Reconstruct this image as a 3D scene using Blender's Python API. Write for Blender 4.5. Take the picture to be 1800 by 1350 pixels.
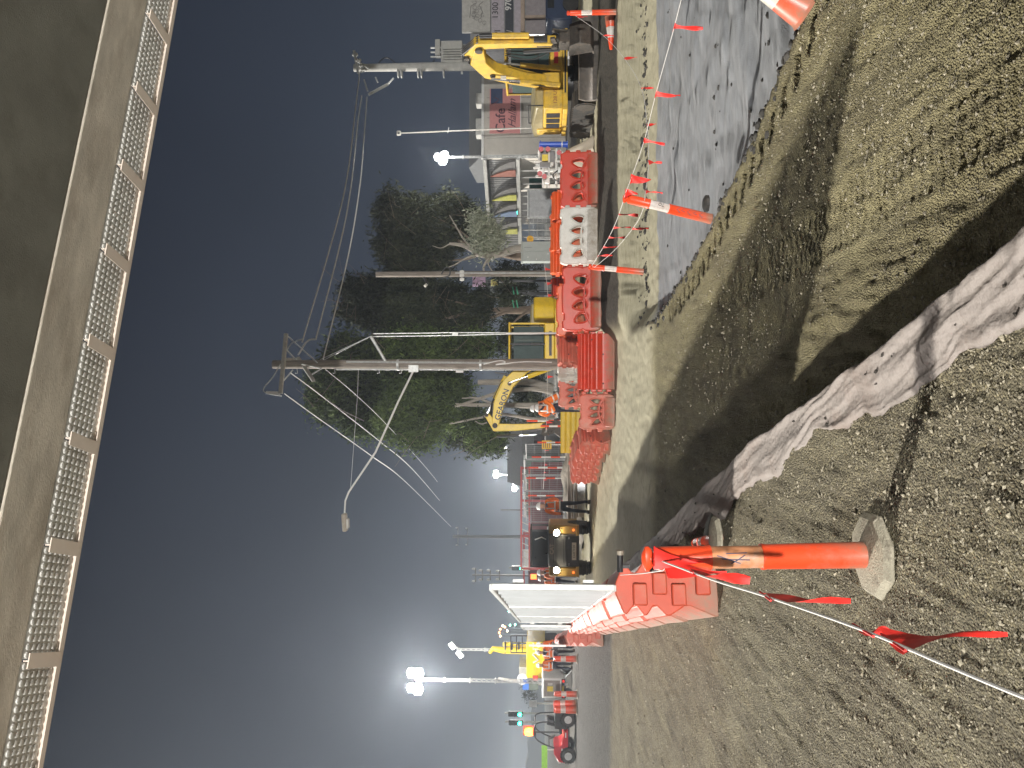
import bpy, bmesh, math, random
import numpy as np
from mathutils import Vector, Matrix, Euler
random.seed(7); np.random.seed(7)
R = math.radians; PI = math.pi
sc = bpy.context.scene
for o in list(bpy.data.objects): bpy.data.objects.remove(o)
C = sc.collection

# ------------------------------------------------------------------ camera (a phone held on its side)
F = 1350.0; TH = math.atan(50/1350.0); EYE = 1.65
cam_d = bpy.data.cameras.new('camera'); cam = bpy.data.objects.new('camera', cam_d); C.objects.link(cam)
cam_d.sensor_width = 36; cam_d.lens = 27.0; cam_d.clip_end = 3000; cam_d.clip_start = 0.05
U = Vector((0, -math.sin(TH), math.cos(TH))); FW = Vector((0, math.cos(TH), math.sin(TH)))
M = Matrix.Identity(4)
for i, v in enumerate((-U, Vector((1, 0, 0)), -FW)):
    for k in range(3): M[k][i] = v[k]
M[2][3] = EYE
cam.matrix_world = M
sc.camera = cam

# ------------------------------------------------------------------ night sky, key flood (sun), exposure
w = bpy.data.worlds.new('World'); sc.world = w; w.use_nodes = True
nt = w.node_tree; bg = nt.nodes['Background']
tc = nt.nodes.new('ShaderNodeTexCoord'); sx = nt.nodes.new('ShaderNodeSeparateXYZ')
rp = nt.nodes.new('ShaderNodeValToRGB')
nt.links.new(tc.outputs['Generated'], sx.inputs[0]); nt.links.new(sx.outputs['Z'], rp.inputs[0])
rp.color_ramp.elements[0].position = 0.0; rp.color_ramp.elements[0].color = (.022, .030, .047, 1)
rp.color_ramp.elements[1].position = 0.6; rp.color_ramp.elements[1].color = (.0088, .0105, .0158, 1)
cn = nt.nodes.new('ShaderNodeTexNoise'); cn.inputs['Scale'].default_value = 1.7; cn.inputs['Detail'].default_value = 4; nt.links.new(tc.outputs['Generated'], cn.inputs[0])
cm = nt.nodes.new('ShaderNodeMapRange'); cm.inputs[1].default_value = .3; cm.inputs[2].default_value = .7; cm.inputs[3].default_value = .75; cm.inputs[4].default_value = 1.25; nt.links.new(cn.outputs['Fac'], cm.inputs[0])
vm = nt.nodes.new('ShaderNodeVectorMath'); vm.operation = 'SCALE'; nt.links.new(rp.outputs[0], vm.inputs[0]); nt.links.new(cm.outputs[0], vm.inputs['Scale']); nt.links.new(vm.outputs[0], bg.inputs[0]); bg.inputs[1].default_value = 1.0
sd = bpy.data.lights.new('sun', 'SUN'); sun = bpy.data.objects.new('sun', sd); C.objects.link(sun)
sd.energy = 4.4; sd.angle = R(1.6); sd.color = (1, .95, .86)
sun.rotation_euler = Vector((3.85, -2.16, -2.25)).to_track_quat('-Z', 'Y').to_euler()
sc.view_settings.view_transform = 'Standard'; sc.view_settings.look = 'None'
sc.view_settings.gamma = 1; sc.view_settings.exposure = 0.55; sc.view_settings.use_curve_mapping = False
sc.cycles.use_denoising = True
sc.cycles.max_bounces = 6; sc.cycles.volume_bounces = 0
sc.cycles.sample_clamp_indirect = 4

# ------------------------------------------------------------------ helpers
def P(x, y, d):                       # the point at distance d that the photo shows at (x, y)
    u = 900 - x
    yw = F*math.cos(TH) - u*math.sin(TH); zw = F*math.sin(TH) + u*math.cos(TH)
    t = d/yw
    return Vector(((675 - y)*t, d, EYE + zw*t))
def G(x, y, z=0.0):                   # the point at height z
    u = 900 - x
    yw = F*math.cos(TH) - u*math.sin(TH); zw = F*math.sin(TH) + u*math.cos(TH)
    t = (z - EYE)/zw
    return Vector(((675 - y)*t, yw*t, z))

class MB:
    def __init__(s): s.v = []; s.f = []
    def add(s, vs, fs):
        o = len(s.v); s.v += [tuple(v) for v in vs]; s.f += [tuple(i + o for i in f) for f in fs]; return s
    def box(s, c, d, rot=None):
        hx, hy, hz = d[0]/2, d[1]/2, d[2]/2
        vs = [Vector((a*hx, b*hy, e*hz)) for a in (-1, 1) for b in (-1, 1) for e in (-1, 1)]
        if rot:
            q = Euler(rot).to_matrix(); vs = [q @ v for v in vs]
        c = Vector(c)
        return s.add([v + c for v in vs], [(0, 1, 3, 2), (4, 6, 7, 5), (0, 4, 5, 1), (2, 3, 7, 6), (0, 2, 6, 4), (1, 5, 7, 3)])
    def bar(s, a, b, w, h=None, up=(0, 0, 1)):      # box from a to b
        h = h or w; a = Vector(a); b = Vector(b); d = (b - a).normalized(); up = Vector(up)
        if abs(d.dot(up)) > .98: up = Vector((0, 1, 0)) if abs(d.y) < .9 else Vector((1, 0, 0))
        r = d.cross(up).normalized(); u = r.cross(d)
        vs = [p + r*i*w/2 + u*j*h/2 for p in (a, b) for i in (-1, 1) for j in (-1, 1)]
        return s.add(vs, [(0, 1, 3, 2), (4, 6, 7, 5), (0, 4, 5, 1), (2, 3, 7, 6), (0, 2, 6, 4), (1, 5, 7, 3)])
    def cyl(s, a, b, r, r2=None, n=12, cap=True):
        r2 = r if r2 is None else r2
        return s.tube([a, b], [r, r2], n, cap)
    def tube(s, pts, r, n=6, cap=True):
        pts = [Vector(p) for p in pts]; m = len(pts)
        rs = r if isinstance(r, (list, tuple)) else [r]*m
        vs = []; ref = None
        for i in range(m):
            d = (pts[min(i + 1, m - 1)] - pts[max(i - 1, 0)]).normalized()
            if ref is None:
                ref = Vector((0, 0, 1)) if abs(d.z) < .9 else Vector((1, 0, 0))
            x = ref - d*ref.dot(d)
            if x.length < 1e-4: x = Vector((1, 0, 0)) - d*d.x
            x.normalize(); y = d.cross(x); ref = x
            for k in range(n):
                a = 2*PI*k/n; vs.append(pts[i] + (x*math.cos(a) + y*math.sin(a))*rs[i])
        fs = [(i*n + k, i*n + (k + 1) % n, (i + 1)*n + (k + 1) % n, (i + 1)*n + k) for i in range(m - 1) for k in range(n)]
        if cap: fs += [tuple(range(n))[::-1], tuple(range((m - 1)*n, m*n))]
        return s.add(vs, fs)
    def lathe(s, prof, n=16, c=(0, 0, 0), sq=1.0):
        vs = []; c = Vector(c)
        for r, z in prof:
            for k in range(n):
                a = 2*PI*(k + .5)/n; vs.append(c + Vector((r*math.cos(a), r*math.sin(a)*sq, z)))
        m = len(prof)
        fs = [(i*n + k, i*n + (k + 1) % n, (i + 1)*n + (k + 1) % n, (i + 1)*n + k) for i in range(m - 1) for k in range(n)]
        fs += [tuple(range(n))[::-1], tuple(range((m - 1)*n, m*n))]
        return s.add(vs, fs)
    def prism(s, poly, ax, a, b):     # polygon in the two other axes, extruded along ax
        def mk(p, t):
            v = [0, 0, 0]; o = [i for i in range(3) if i != ax]; v[o[0]] = p[0]; v[o[1]] = p[1]; v[ax] = t; return v
        n = len(poly); vs = [mk(p, a) for p in poly] + [mk(p, b) for p in poly]
        fs = [tuple(range(n))[::-1], tuple(range(n, 2*n))] + [(i, (i + 1) % n, n + (i + 1) % n, n + i) for i in range(n)]
        return s.add(vs, fs)
    def tf(s, mat):
        s.v = [tuple(mat @ Vector(v)) for v in s.v]; return s
    def mesh(s, name, ang=40):
        me = bpy.data.meshes.new(name); me.from_pydata(s.v, [], s.f); me.validate()
        bm = bmesh.new(); bm.from_mesh(me); bmesh.ops.recalc_face_normals(bm, faces=bm.faces); bm.to_mesh(me); bm.free()
        me.polygons.foreach_set('use_smooth', [True]*len(me.polygons))
        me.set_sharp_from_angle(angle=R(ang)); return me
    def build(s, name, mt, parent=None, bev=0, ang=40):
        me = s.mesh(name, ang); me.materials.append(mt)
        return link(name, me, parent, bev)
def link(name, me, parent=None, bev=0):
    o = bpy.data.objects.new(name, me); C.objects.link(o)
    if parent: o.parent = parent
    if bev:
        b = o.modifiers.new('bevel', 'BEVEL'); b.width = bev; b.segments = 2; b.limit_method = 'ANGLE'; b.angle_limit = R(35)
    return o
def tag(o, label=None, cat=None, group=None, kind=None):
    if label: o['label'] = label
    if cat: o['category'] = cat
    if group: o['group'] = group
    if kind: o['kind'] = kind
    return o
def thing(name, label, cat, loc=(0, 0, 0), rz=0, group=None, rot=None):
    o = bpy.data.objects.new(name, None); C.objects.link(o); o.empty_display_size = .2
    o.location = loc; o.rotation_euler = rot if rot else (0, 0, rz)
    return tag(o, label, cat, group)
def copy_tree(o, parent=None):
    c = o.copy(); C.objects.link(c)
    if parent: c.parent = parent
    for ch in list(o.children): copy_tree(ch, c)
    return c
def dup(o, label, loc, rz=0, group=None, rot=None):
    c = copy_tree(o); c.location = loc; c.rotation_euler = rot if rot else (0, 0, rz); c['label'] = label
    if group: c['group'] = group
    return c

MATS = {}
def mat(name, col, rough=.6, metal=0, nz=.15, ns=6, bump=0, bs=60, dirt=None, dk=.5, dscale=3, stretch=None, spec=.5, mud=0):
    if name in MATS: return MATS[name]
    m = bpy.data.materials.new(name); m.use_nodes = True; n = m.node_tree; b = n.nodes['Principled BSDF']; L = n.links.new
    MATS[name] = m
    t = n.nodes.new('ShaderNodeTexCoord'); mp = n.nodes.new('ShaderNodeMapping'); L(t.outputs['Object'], mp.inputs[0])
    if stretch: mp.inputs['Scale'].default_value = stretch
    a = n.nodes.new('ShaderNodeTexNoise'); a.inputs['Scale'].default_value = ns; a.inputs['Detail'].default_value = 6; a.inputs['Roughness'].default_value = .6
    L(mp.outputs[0], a.inputs[0])
    r = n.nodes.new('ShaderNodeValToRGB'); L(a.outputs['Fac'], r.inputs[0])
    r.color_ramp.elements[0].position = .3; r.color_ramp.elements[1].position = .7
    r.color_ramp.elements[0].color = tuple(c*(1 - nz) for c in col) + (1,)
    r.color_ramp.elements[1].color = tuple(min(1, c*(1 + nz)) for c in col) + (1,)
    out = r.outputs[0]
    if dirt:
        d = n.nodes.new('ShaderNodeTexNoise'); d.inputs['Scale'].default_value = dscale; d.inputs['Detail'].default_value = 8; d.inputs['Roughness'].default_value = .7
        L(mp.outputs[0], d.inputs[0])
        q = n.nodes.new('ShaderNodeMapRange'); q.inputs[1].default_value = .5; q.inputs[2].default_value = .72; q.inputs[4].default_value = dk; L(d.outputs['Fac'], q.inputs[0])
        x = n.nodes.new('ShaderNodeMix'); x.data_type = 'RGBA'; L(q.outputs[0], x.inputs['Factor']); L(out, x.inputs[6]); x.inputs[7].default_value = tuple(dirt) + (1,)
        out = x.outputs[2]
    if mud:      # dried mud thrown up from the ground onto the foot of the thing
        sz = n.nodes.new('ShaderNodeSeparateXYZ'); L(t.outputs['Object'], sz.inputs[0]); mn = n.nodes.new('ShaderNodeTexNoise'); mn.inputs['Scale'].default_value = 7; mn.inputs['Detail'].default_value = 8; mn.inputs['Roughness'].default_value = .75; L(t.outputs['Object'], mn.inputs[0])
        ma = n.nodes.new('ShaderNodeMath'); ma.operation = 'MULTIPLY_ADD'; L(mn.outputs['Fac'], ma.inputs[0]); ma.inputs[1].default_value = -.9; L(sz.outputs['Z'], ma.inputs[2])
        mq = n.nodes.new('ShaderNodeMapRange'); mq.inputs[1].default_value = -.42; mq.inputs[2].default_value = -.12; mq.inputs[3].default_value = mud; mq.inputs[4].default_value = 0; L(ma.outputs[0], mq.inputs[0])
        x = n.nodes.new('ShaderNodeMix'); x.data_type = 'RGBA'; L(mq.outputs[0], x.inputs['Factor']); L(out, x.inputs[6]); x.inputs[7].default_value = (.24, .19, .13, 1); out = x.outputs[2]
    L(out, b.inputs['Base Color']); b.inputs['Roughness'].default_value = rough; b.inputs['Metallic'].default_value = metal
    b.inputs['Specular IOR Level'].default_value = spec
    if bump:
        e = n.nodes.new('ShaderNodeTexNoise'); e.inputs['Scale'].default_value = bs; e.inputs['Detail'].default_value = 5; L(mp.outputs[0], e.inputs[0])
        u = n.nodes.new('ShaderNodeBump'); u.inputs['Strength'].default_value = bump; u.inputs['Distance'].default_value = .02; L(e.outputs['Fac'], u.inputs['Height']); L(u.outputs[0], b.inputs['Normal'])
    return m
def emit(name, col, s):
    if name in MATS: return MATS[name]
    m = bpy.data.materials.new(name); m.use_nodes = True; b = m.node_tree.nodes['Principled BSDF']
    b.inputs['Base Color'].default_value = tuple(col) + (1,); b.inputs['Emission Color'].default_value = tuple(col) + (1,); b.inputs['Emission Strength'].default_value = s
    MATS[name] = m; return m
def glassm(name, col, rough=.1):
    m = mat(name, col, rough, 0, .1); b = m.node_tree.nodes['Principled BSDF']; b.inputs['Coat Weight'].default_value = .5; return m

DUST = (.22, .18, .13)
red = mat('red_plastic', (.56, .045, .02), .42, nz=.12, ns=3, dirt=(.36, .12, .07), dk=.4, dscale=5, mud=.75)
orange = mat('orange_plastic', (.70, .10, .018), .42, nz=.1, ns=3, dirt=(.40, .16, .08), dk=.4, dscale=5, mud=.75)
salmon = mat('faded_red_plastic', (.56, .13, .085), .55, nz=.2, ns=2.5, dirt=(.50, .30, .23), dk=.75, dscale=2.2, mud=.75)
red1 = mat('sunbleached_red_plastic', (.52, .075, .035), .5, nz=.15, ns=3, dirt=(.34, .16, .10), dk=.6, dscale=4, mud=.75)
whitep = mat('white_plastic', (.62, .60, .55), .45, nz=.08, dirt=(.38, .33, .25), dk=.5, dscale=4, mud=.75)
white = mat('white_paint', (.72, .72, .70), .5, nz=.06)
bandm = mat('reflective_sleeve', (.66, .60, .56), .35, nz=.12, ns=14, dirt=(.45, .25, .16), dk=.6, dscale=9)
neon = mat('neon_orange', (.80, .075, .02), .38, nz=.06, mud=.75)
flagm = mat('bunting_red', (.78, .03, .022), .55, nz=.12, ns=30)
cordm = mat('cord_white', (.75, .73, .70), .8, nz=.1, ns=80)
yel = mat('machine_yellow', (.62, .40, .04), .5, nz=.15, ns=5, dirt=(.25, .18, .10), dk=.8, dscale=3.2, bump=.2)
yel2 = mat('bright_yellow', (.80, .57, .03), .42, nz=.06, ns=4, dirt=(.42, .32, .09), dk=.4, dscale=3)
blk = mat('black_rubber', (.022, .021, .02), .7, nz=.3, dirt=(.10, .08, .06), dk=.6, dscale=4)
blkm = mat('black_metal', (.035, .035, .037), .45, .3, nz=.3)
trackm = mat('track_steel', (.065, .058, .05), .6, .4, nz=.4, ns=12, dirt=(.12, .09, .06), dk=.7, dscale=8, bump=.5)
steel = mat('worn_steel', (.22, .20, .18), .45, .6, nz=.3, dirt=(.16, .12, .08), dk=.7, dscale=3, bump=.3)
galv = mat('galvanised', (.52, .53, .52), .45, .35, nz=.2, ns=10)
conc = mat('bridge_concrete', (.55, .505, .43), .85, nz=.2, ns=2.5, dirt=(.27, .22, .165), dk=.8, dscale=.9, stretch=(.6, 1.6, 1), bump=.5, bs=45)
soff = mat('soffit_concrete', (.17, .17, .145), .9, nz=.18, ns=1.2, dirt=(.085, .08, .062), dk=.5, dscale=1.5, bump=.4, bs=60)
cream = mat('cream_paint', (.80, .71, .63), .5, nz=.07, dirt=(.5, .38, .28), dk=.3)
platem = mat('walkway_plate', (.60, .60, .575), .6, 0, nz=.15, ns=9, dirt=(.2, .17, .14), dk=.5)
wood = mat('pole_wood', (.24, .21, .18), .85, nz=.35, ns=5, stretch=(6, 6, .5), bump=.6, bs=30)
greyc = mat('pole_concrete', (.42, .42, .40), .8, nz=.15, ns=5)
beige = mat('beige_wall', (.52, .49, .44), .85, nz=.08, ns=2)
dkroof = mat('dark_roof', (.09, .095, .10), .7, nz=.15)
clad = mat('grey_cladding', (.20, .20, .20), .6, nz=.12)
dglass = glassm('dark_glass', (.02, .023, .026))
cabglass = glassm('cab_glass', (.07, .10, .095), .08)
skin = mat('skin', (.45, .27, .19), .6)
hivis = mat('hi_vis_orange', (.85, .19, .02), .7, nz=.12, ns=9, bump=.6, bs=14)
navy = mat('navy_trousers', (.022, .026, .045), .85, nz=.3, bump=.5, bs=14)
refl = mat('reflective_tape', (.75, .75, .72), .3, nz=.05)
lampw = emit('lamp_glow', (1, .98, .95), 45)
lamps = emit('lamp_glow_small', (1, .98, .94), 14)

def curve_mesh(splines, ext, bev=0, name='shape', res=1):
    """closed 2D outlines (the later ones are holes) filled and extruded; plane = local XZ, depth along Y"""
    cu = bpy.data.curves.new(name, 'CURVE'); cu.dimensions = '2D'; cu.fill_mode = 'BOTH'; cu.extrude = ext; cu.bevel_depth = bev; cu.bevel_resolution = res
    for pts in splines:
        sp = cu.splines.new('POLY'); sp.points.add(len(pts) - 1); sp.use_cyclic_u = True
        for i, (x, z) in enumerate(pts): sp.points[i].co = (x, z, 0, 1)
    ob = bpy.data.objects.new(name, cu); C.objects.link(ob)
    dg = bpy.context.evaluated_depsgraph_get(); me = bpy.data.meshes.new_from_object(ob.evaluated_get(dg), depsgraph=dg)
    bpy.data.objects.remove(ob); bpy.data.curves.remove(cu)
    me.transform(Matrix.Rotation(R(90), 4, 'X')); me.name = name
    me.polygons.foreach_set('use_smooth', [True]*len(me.polygons)); me.set_sharp_from_angle(angle=R(35))
    return me
def text_mesh(s, size, ext=.004, shear=0, bold=0):
    cu = bpy.data.curves.new('lettering', 'FONT'); cu.body = s; cu.size = size; cu.extrude = ext; cu.shear = shear; cu.offset = bold
    cu.align_x = 'CENTER'; cu.align_y = 'CENTER'; cu.resolution_u = 3
    ob = bpy.data.objects.new('lettering', cu); C.objects.link(ob)
    dg = bpy.context.evaluated_depsgraph_get(); me = bpy.data.meshes.new_from_object(ob.evaluated_get(dg), depsgraph=dg)
    bpy.data.objects.remove(ob); bpy.data.curves.remove(cu)
    me.transform(Matrix.Rotation(R(90), 4, 'X')); me.materials.clear(); return me
def text(s, size, mt, parent, loc, rz=0, ext=.004, shear=0, bold=0, rot=None, name='lettering'):
    me = text_mesh(s, size, ext, shear, bold); me.materials.append(mt)
    o = link(name, me, parent); o.location = loc; o.rotation_euler = rot if rot else (0, 0, rz); return o

# ------------------------------------------------------------------ numpy noise
_perm = np.random.RandomState(3).rand(512, 512).astype(np.float32)
def vnoise(x, y):
    xi = np.floor(x).astype(int); yi = np.floor(y).astype(int); fx = x - xi; fy = y - yi
    fx = fx*fx*(3 - 2*fx); fy = fy*fy*(3 - 2*fy); a = xi & 511; b = yi & 511; a1 = (xi + 1) & 511; b1 = (yi + 1) & 511
    return (_perm[a, b]*(1 - fx) + _perm[a1, b]*fx)*(1 - fy) + (_perm[a, b1]*(1 - fx) + _perm[a1, b1]*fx)*fy
def fbm(x, y, o=4, g=.5):
    s = 0; a = 1; t = 0
    for i in range(o):
        s = s + a*(vnoise(x*2**i + 17.3*i, y*2**i + 9.1*i) - .5); t += a; a *= g
    return s/t*2
def ss(a, b, x):
    t = np.clip((x - a)/(b - a), 0, 1); return t*t*(3 - 2*t)

# ------------------------------------------------------------------ ground: milled road, dug-out lower floor, slurry trench
EDY = [-30, 1.2, 2.62, 3.65, 5.86, 11.1, 18, 30, 60]; EDX = [9, .98, .43, .09, -.5, -2.3, -4.6, -8.6, -19]
TRY = [-10, 3, 4.5, 5.8, 7.0, 8.6, 11, 13.4, 14.6]; TRX = [12, 5, 3.6, 2.8, 2.35, 1.95, 1.45, 1.1, 1.15]
def edge_x(Y): return np.interp(Y, EDY, EDX)
def trench_x(Y): return np.interp(Y, TRY, TRX)
def terrain(X, Y):
    e = edge_x(Y) + .05*fbm(X*0 + 3, Y*2.2) + .03*fbm(X*0, Y*9)
    low = ss(0, .10, X - e)
    fl = -.33 + .08*ss(15, 19.5, Y) + .40*ss(21.2, 22.4, Y)*ss(-2.5, -1, X) + .25*ss(20, 25, Y)*(1 - ss(-2.5, -1, X))
    up = .06*ss(20, 40, Y)
    z = up*(1 - low) + fl*low
    # bench on the far side of the trench
    bx = ss(1.0, 1.6, X)
    bench = -.62 + .50*ss(16.5, 17.5, Y) + .27*ss(17.9, 20.0, Y)
    z = np.where(Y > 14.5, z*(1 - bx) + bench*bx, z)
    te = trench_x(Y) + .05*fbm(Y*1.7, Y*0 + 5, 3) + .03*fbm(X*0 + 1, Y*8)
    dt = X - te; farw = ss(14.9, 14.3, Y)
    intr = ss(0, .10, dt)*np.where(X > 1.0, 1, 0)*np.where(Y < 14.9, 1, 0)
    z = np.where((Y <= 14.9), z*(1 - intr) + (-.62)*intr, z)
    # relief
    near = 1/(1 + (Y/14.)**2)
    mill = (1 - intr)*(low*.013 + (1 - low)*.010)
    g = fbm(X*26, Y*3.0, 3)*mill*1.5 + fbm(X*9, Y*5, 4)*mill*1.5 + fbm(X*.9, Y*.7, 3)*.035*(1 - ss(0, .6, intr)) 
    sl = intr*(fbm(X*.8 + Y*.3, Y*1.3 - X*.5, 3)*.07 + np.abs(fbm(X*.9, Y*3.6 + 3, 4, .5))*.065)
    z = z + g + sl
    # tooth prints beside the trench, track lug rows
    s = Y*3.3 + .6*X; fr = s - np.floor(s)
    tooth = ss(.0, .03, -dt - .14)*ss(.0, .03, .40 - (-dt))*(fr < .5)*np.where(Y < 12, 1, 0)*low*(Y > 3)
    z = z - tooth*.15*(.5 + vnoise(np.floor(s), Y*0))
    for c0, c1, wd in ((1.15, -.06, .22), (.15, -.17, .2)):
        cx = c0 + c1*(Y - 4) + 0*X; q = np.abs(X - cx - .3*(Y - 6)*0)
        lug = ss(wd, wd - .05, q)*low*(1 - intr)*np.where(Y < 11, 1, 0)
        z = z - lug*(.006 + .010*(np.sin(Y*62) > .1))
    m = ss(19, 23, Y)*ss(-1.5, -.5, X)
    return z, low, intr, bench*0 + bx*ss(16.3, 16.8, Y)
def gz(x, y): return float(terrain(np.array([float(x)]), np.array([float(y)]))[0][0])

def build_ground():
    nr, ncl = 980, 560
    Y = 1.2*(420/1.2)**(np.linspace(0, 1, nr)); uu = np.linspace(-1.15, 1.15, ncl)
    YY, UU = np.meshgrid(Y, uu, indexing='ij'); XX = YY*UU
    Z, low, intr, bx = terrain(XX, YY)
    v = np.stack([XX, YY, Z], -1).reshape(-1, 3)
    idx = np.arange(nr*ncl).reshape(nr, ncl)
    f = np.stack([idx[:-1, :-1], idx[:-1, 1:], idx[1:, 1:], idx[1:, :-1]], -1).reshape(-1, 4)
    me = bpy.data.meshes.new('ground'); me.vertices.add(len(v)); me.vertices.foreach_set('co', v.ravel().astype(np.float32))
    me.loops.add(f.size); me.loops.foreach_set('vertex_index', f.ravel()); me.polygons.add(len(f))
    me.polygons.foreach_set('loop_start', np.arange(0, f.size, 4)); me.polygons.foreach_set('loop_total', np.full(len(f), 4))
    me.update(); me.polygons.foreach_set('use_smooth', [True]*len(f))
    # zones: r slurry, g compacted tan, b smooth asphalt
    tan = low*(1 - intr)*ss(12.8, 14.4, YY + .5*fbm(XX*.8, YY*.8))*ss(.35, .0, np.abs(XX*0)) 
    tan = tan*(1 - ss(26, 30, YY))
    dark = bx*ss(17.4, 17.9, YY)*ss(20.6, 19.6, YY)
    tan = tan*(1 - dark)
    asp = (1 - low)*ss(17.5, 18.6, YY + .3*fbm(XX, YY)) + ss(30, 34, YY)
    col = np.stack([intr, tan, np.clip(asp, 0, 1), dark], -1).reshape(-1, 4).astype(np.float32)
    at = me.color_attributes.new('zones', 'FLOAT_COLOR', 'POINT'); at.data.foreach_set('color', col.ravel())
    at2 = me.color_attributes.new('soil', 'FLOAT_COLOR', 'POINT')
    c2 = np.stack([low, dark, dark*0, dark*0 + 1], -1).reshape(-1, 4).astype(np.float32); at2.data.foreach_set('color', c2.ravel())
    m = bpy.data.materials.new('ground'); m.use_nodes = True; n = m.node_tree; L = n.links.new; b = n.nodes['Principled BSDF']
    tcn = n.nodes.new('ShaderNodeTexCoord'); zn = n.nodes.new('ShaderNodeAttribute'); zn.attribute_name = 'zones'; sn = n.nodes.new('ShaderNodeAttribute'); sn.attribute_name = 'soil'
    z3 = n.nodes.new('ShaderNodeSeparateColor'); L(zn.outputs['Color'], z3.inputs[0]); s3 = n.nodes.new('ShaderNodeSeparateColor'); L(sn.outputs['Color'], s3.inputs[0])
    def noise(scale, sc3=(1, 1, 1), det=6, ro=.6):
        mp = n.nodes.new('ShaderNodeMapping'); mp.inputs['Scale'].default_value = sc3; L(tcn.outputs['Object'], mp.inputs[0])
        a = n.nodes.new('ShaderNodeTexNoise'); a.inputs['Scale'].default_value = scale; a.inputs['Detail'].default_value = det; a.inputs['Roughness'].default_value = ro; L(mp.outputs[0], a.inputs[0]); return a.outputs['Fac']
    def ramp(fac, *st):
        r = n.nodes.new('ShaderNodeValToRGB'); L(fac, r.inputs[0]); el = r.color_ramp.elements
        while len(el) < len(st): el.new(.5)
        for e, (p, c) in zip(el, st): e.position = p; e.color = tuple(c) + (1,)
        return r.outputs[0]
    def mix(f, a, bb, mode='MIX'):
        x = n.nodes.new('ShaderNodeMix'); x.data_type = 'RGBA'; x.blend_type = mode
        if isinstance(f, float): x.inputs['Factor'].default_value = f
        else: L(f, x.inputs['Factor'])
        L(a, x.inputs[6]); L(bb, x.inputs[7]); return x.outputs[2]
    n1 = noise(46, (1, .8, 1), 9, .8); n2 = noise(1.1, det=5); n3 = noise(160, det=3)
    vor = n.nodes.new('ShaderNodeTexVoronoi'); vor.inputs['Scale'].default_value = 85; L(tcn.outputs['Object'], vor.inputs[0])
    gravel = ramp(n1, (.30, (.06, .052, .035)), (.48, (.33, .305, .22)), (.68, (.57, .54, .43)))
    gravel = mix(.55, gravel, ramp(vor.outputs['Color'], (.1, (.35, .33, .3)), (.6, (.75, .74, .7)), (.97, (1.9, 1.85, 1.6))), 'MULTIPLY')
    gravel = mix(.8, gravel, ramp(n2, (.3, (.78, .72, .62)), (.65, (1.15, 1.12, 1.05))), 'MULTIPLY')
    lowc = mix(.85, ramp(n1, (.28, (.06, .052, .032)), (.48, (.33, .30, .175)), (.72, (.56, .52, .33))), ramp(n2, (.3, (.8, .76, .7)), (.7, (1.15, 1.12, 1.05))), 'MULTIPLY')
    gravel = mix(s3.outputs[0], gravel, lowc)
    n4 = noise(1.3, (2.6, .45, 1), 7, .65)
    gravel = mix(.9, gravel, ramp(n4, (.3, (.55, .52, .50)), (.5, (.95, .94, .92)), (.7, (1.2, 1.18, 1.1))), 'MULTIPLY')
    tanc = ramp(noise(7, (.5, 3.2, 1), 8, .7), (.25, (.26, .235, .155)), (.5, (.42, .39, .275)), (.8, (.52, .49, .36)))
    slur = ramp(noise(3, (1, 3, 1), 8, .7), (.25, (.06, .063, .067)), (.37, (.24, .25, .265)), (.75, (.38, .395, .42)))
    asph = ramp(noise(3, (4, .8, 1), 7, .7), (.25, (.065, .062, .055)), (.75, (.17, .16, .14)))
    soil = ramp(noise(14, det=8, ro=.7), (.3, (.03, .027, .022)), (.7, (.12, .105, .08)))
    c = mix(z3.outputs[1], gravel, tanc); c = mix(z3.outputs[2], c, asph); c = mix(s3.outputs[1], c, soil); c = mix(z3.outputs[0], c, slur)
    L(c, b.inputs['Base Color'])
    rr = n.nodes.new('ShaderNodeMapRange'); rr.inputs[3].default_value = .92; rr.inputs[4].default_value = .48; L(z3.outputs[0], rr.inputs[0]); L(rr.outputs[0], b.inputs['Roughness'])
    b1 = n.nodes.new('ShaderNodeBump'); b1.inputs['Distance'].default_value = .028
    inv = n.nodes.new('ShaderNodeMath'); inv.operation = 'ADD'; L(z3.outputs[0], inv.inputs[0]); L(z3.outputs[1], inv.inputs[1])
    mr = n.nodes.new('ShaderNodeMapRange'); mr.inputs[3].default_value = 1.0; mr.inputs[4].default_value = .25; L(inv.outputs[0], mr.inputs[0]); L(mr.outputs[0], b1.inputs['Strength'])
    ad = n.nodes.new('ShaderNodeMath'); ad.operation = 'MULTIPLY_ADD'; L(n1, ad.inputs[0]); ad.inputs[1].default_value = 1.0; pb = n.nodes.new('ShaderNodeMath'); pb.operation = 'MULTIPLY'; pb.inputs[1].default_value = -1.6; L(vor.outputs['Distance'], pb.inputs[0]); L(pb.outputs[0], ad.inputs[2])
    L(ad.outputs[0], b1.inputs['Height']); L(b1.outputs[0], b.inputs['Normal'])
    me.materials.append(m); o = link('ground', me); tag(o, kind='structure')
    # the same ground behind and to the sides of the camera
    mb = MB(); mb.add([(-420, -60, -.02), (420, -60, -.02), (420, 1.2, -.02), (-420, 1.2, -.02)], [(0, 1, 2, 3)])
    mb.add([(-1.4, 1.18, -.03), (-500, 1.18, -.03), (-500, 420, -.03), (-482, 420, -.03)], [(0, 3, 2, 1)])
    mb.add([(1.4, 1.18, -.03), (500, 1.18, -.03), (500, 420, -.03), (482, 420, -.03)], [(0, 1, 2, 3)])
    o2 = mb.build('surrounding_ground', mat('rear_ground', (.2, .175, .12), .9, nz=.3, bump=.5)); tag(o2, kind='structure')
    return m
ground_mat = build_ground()

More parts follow.
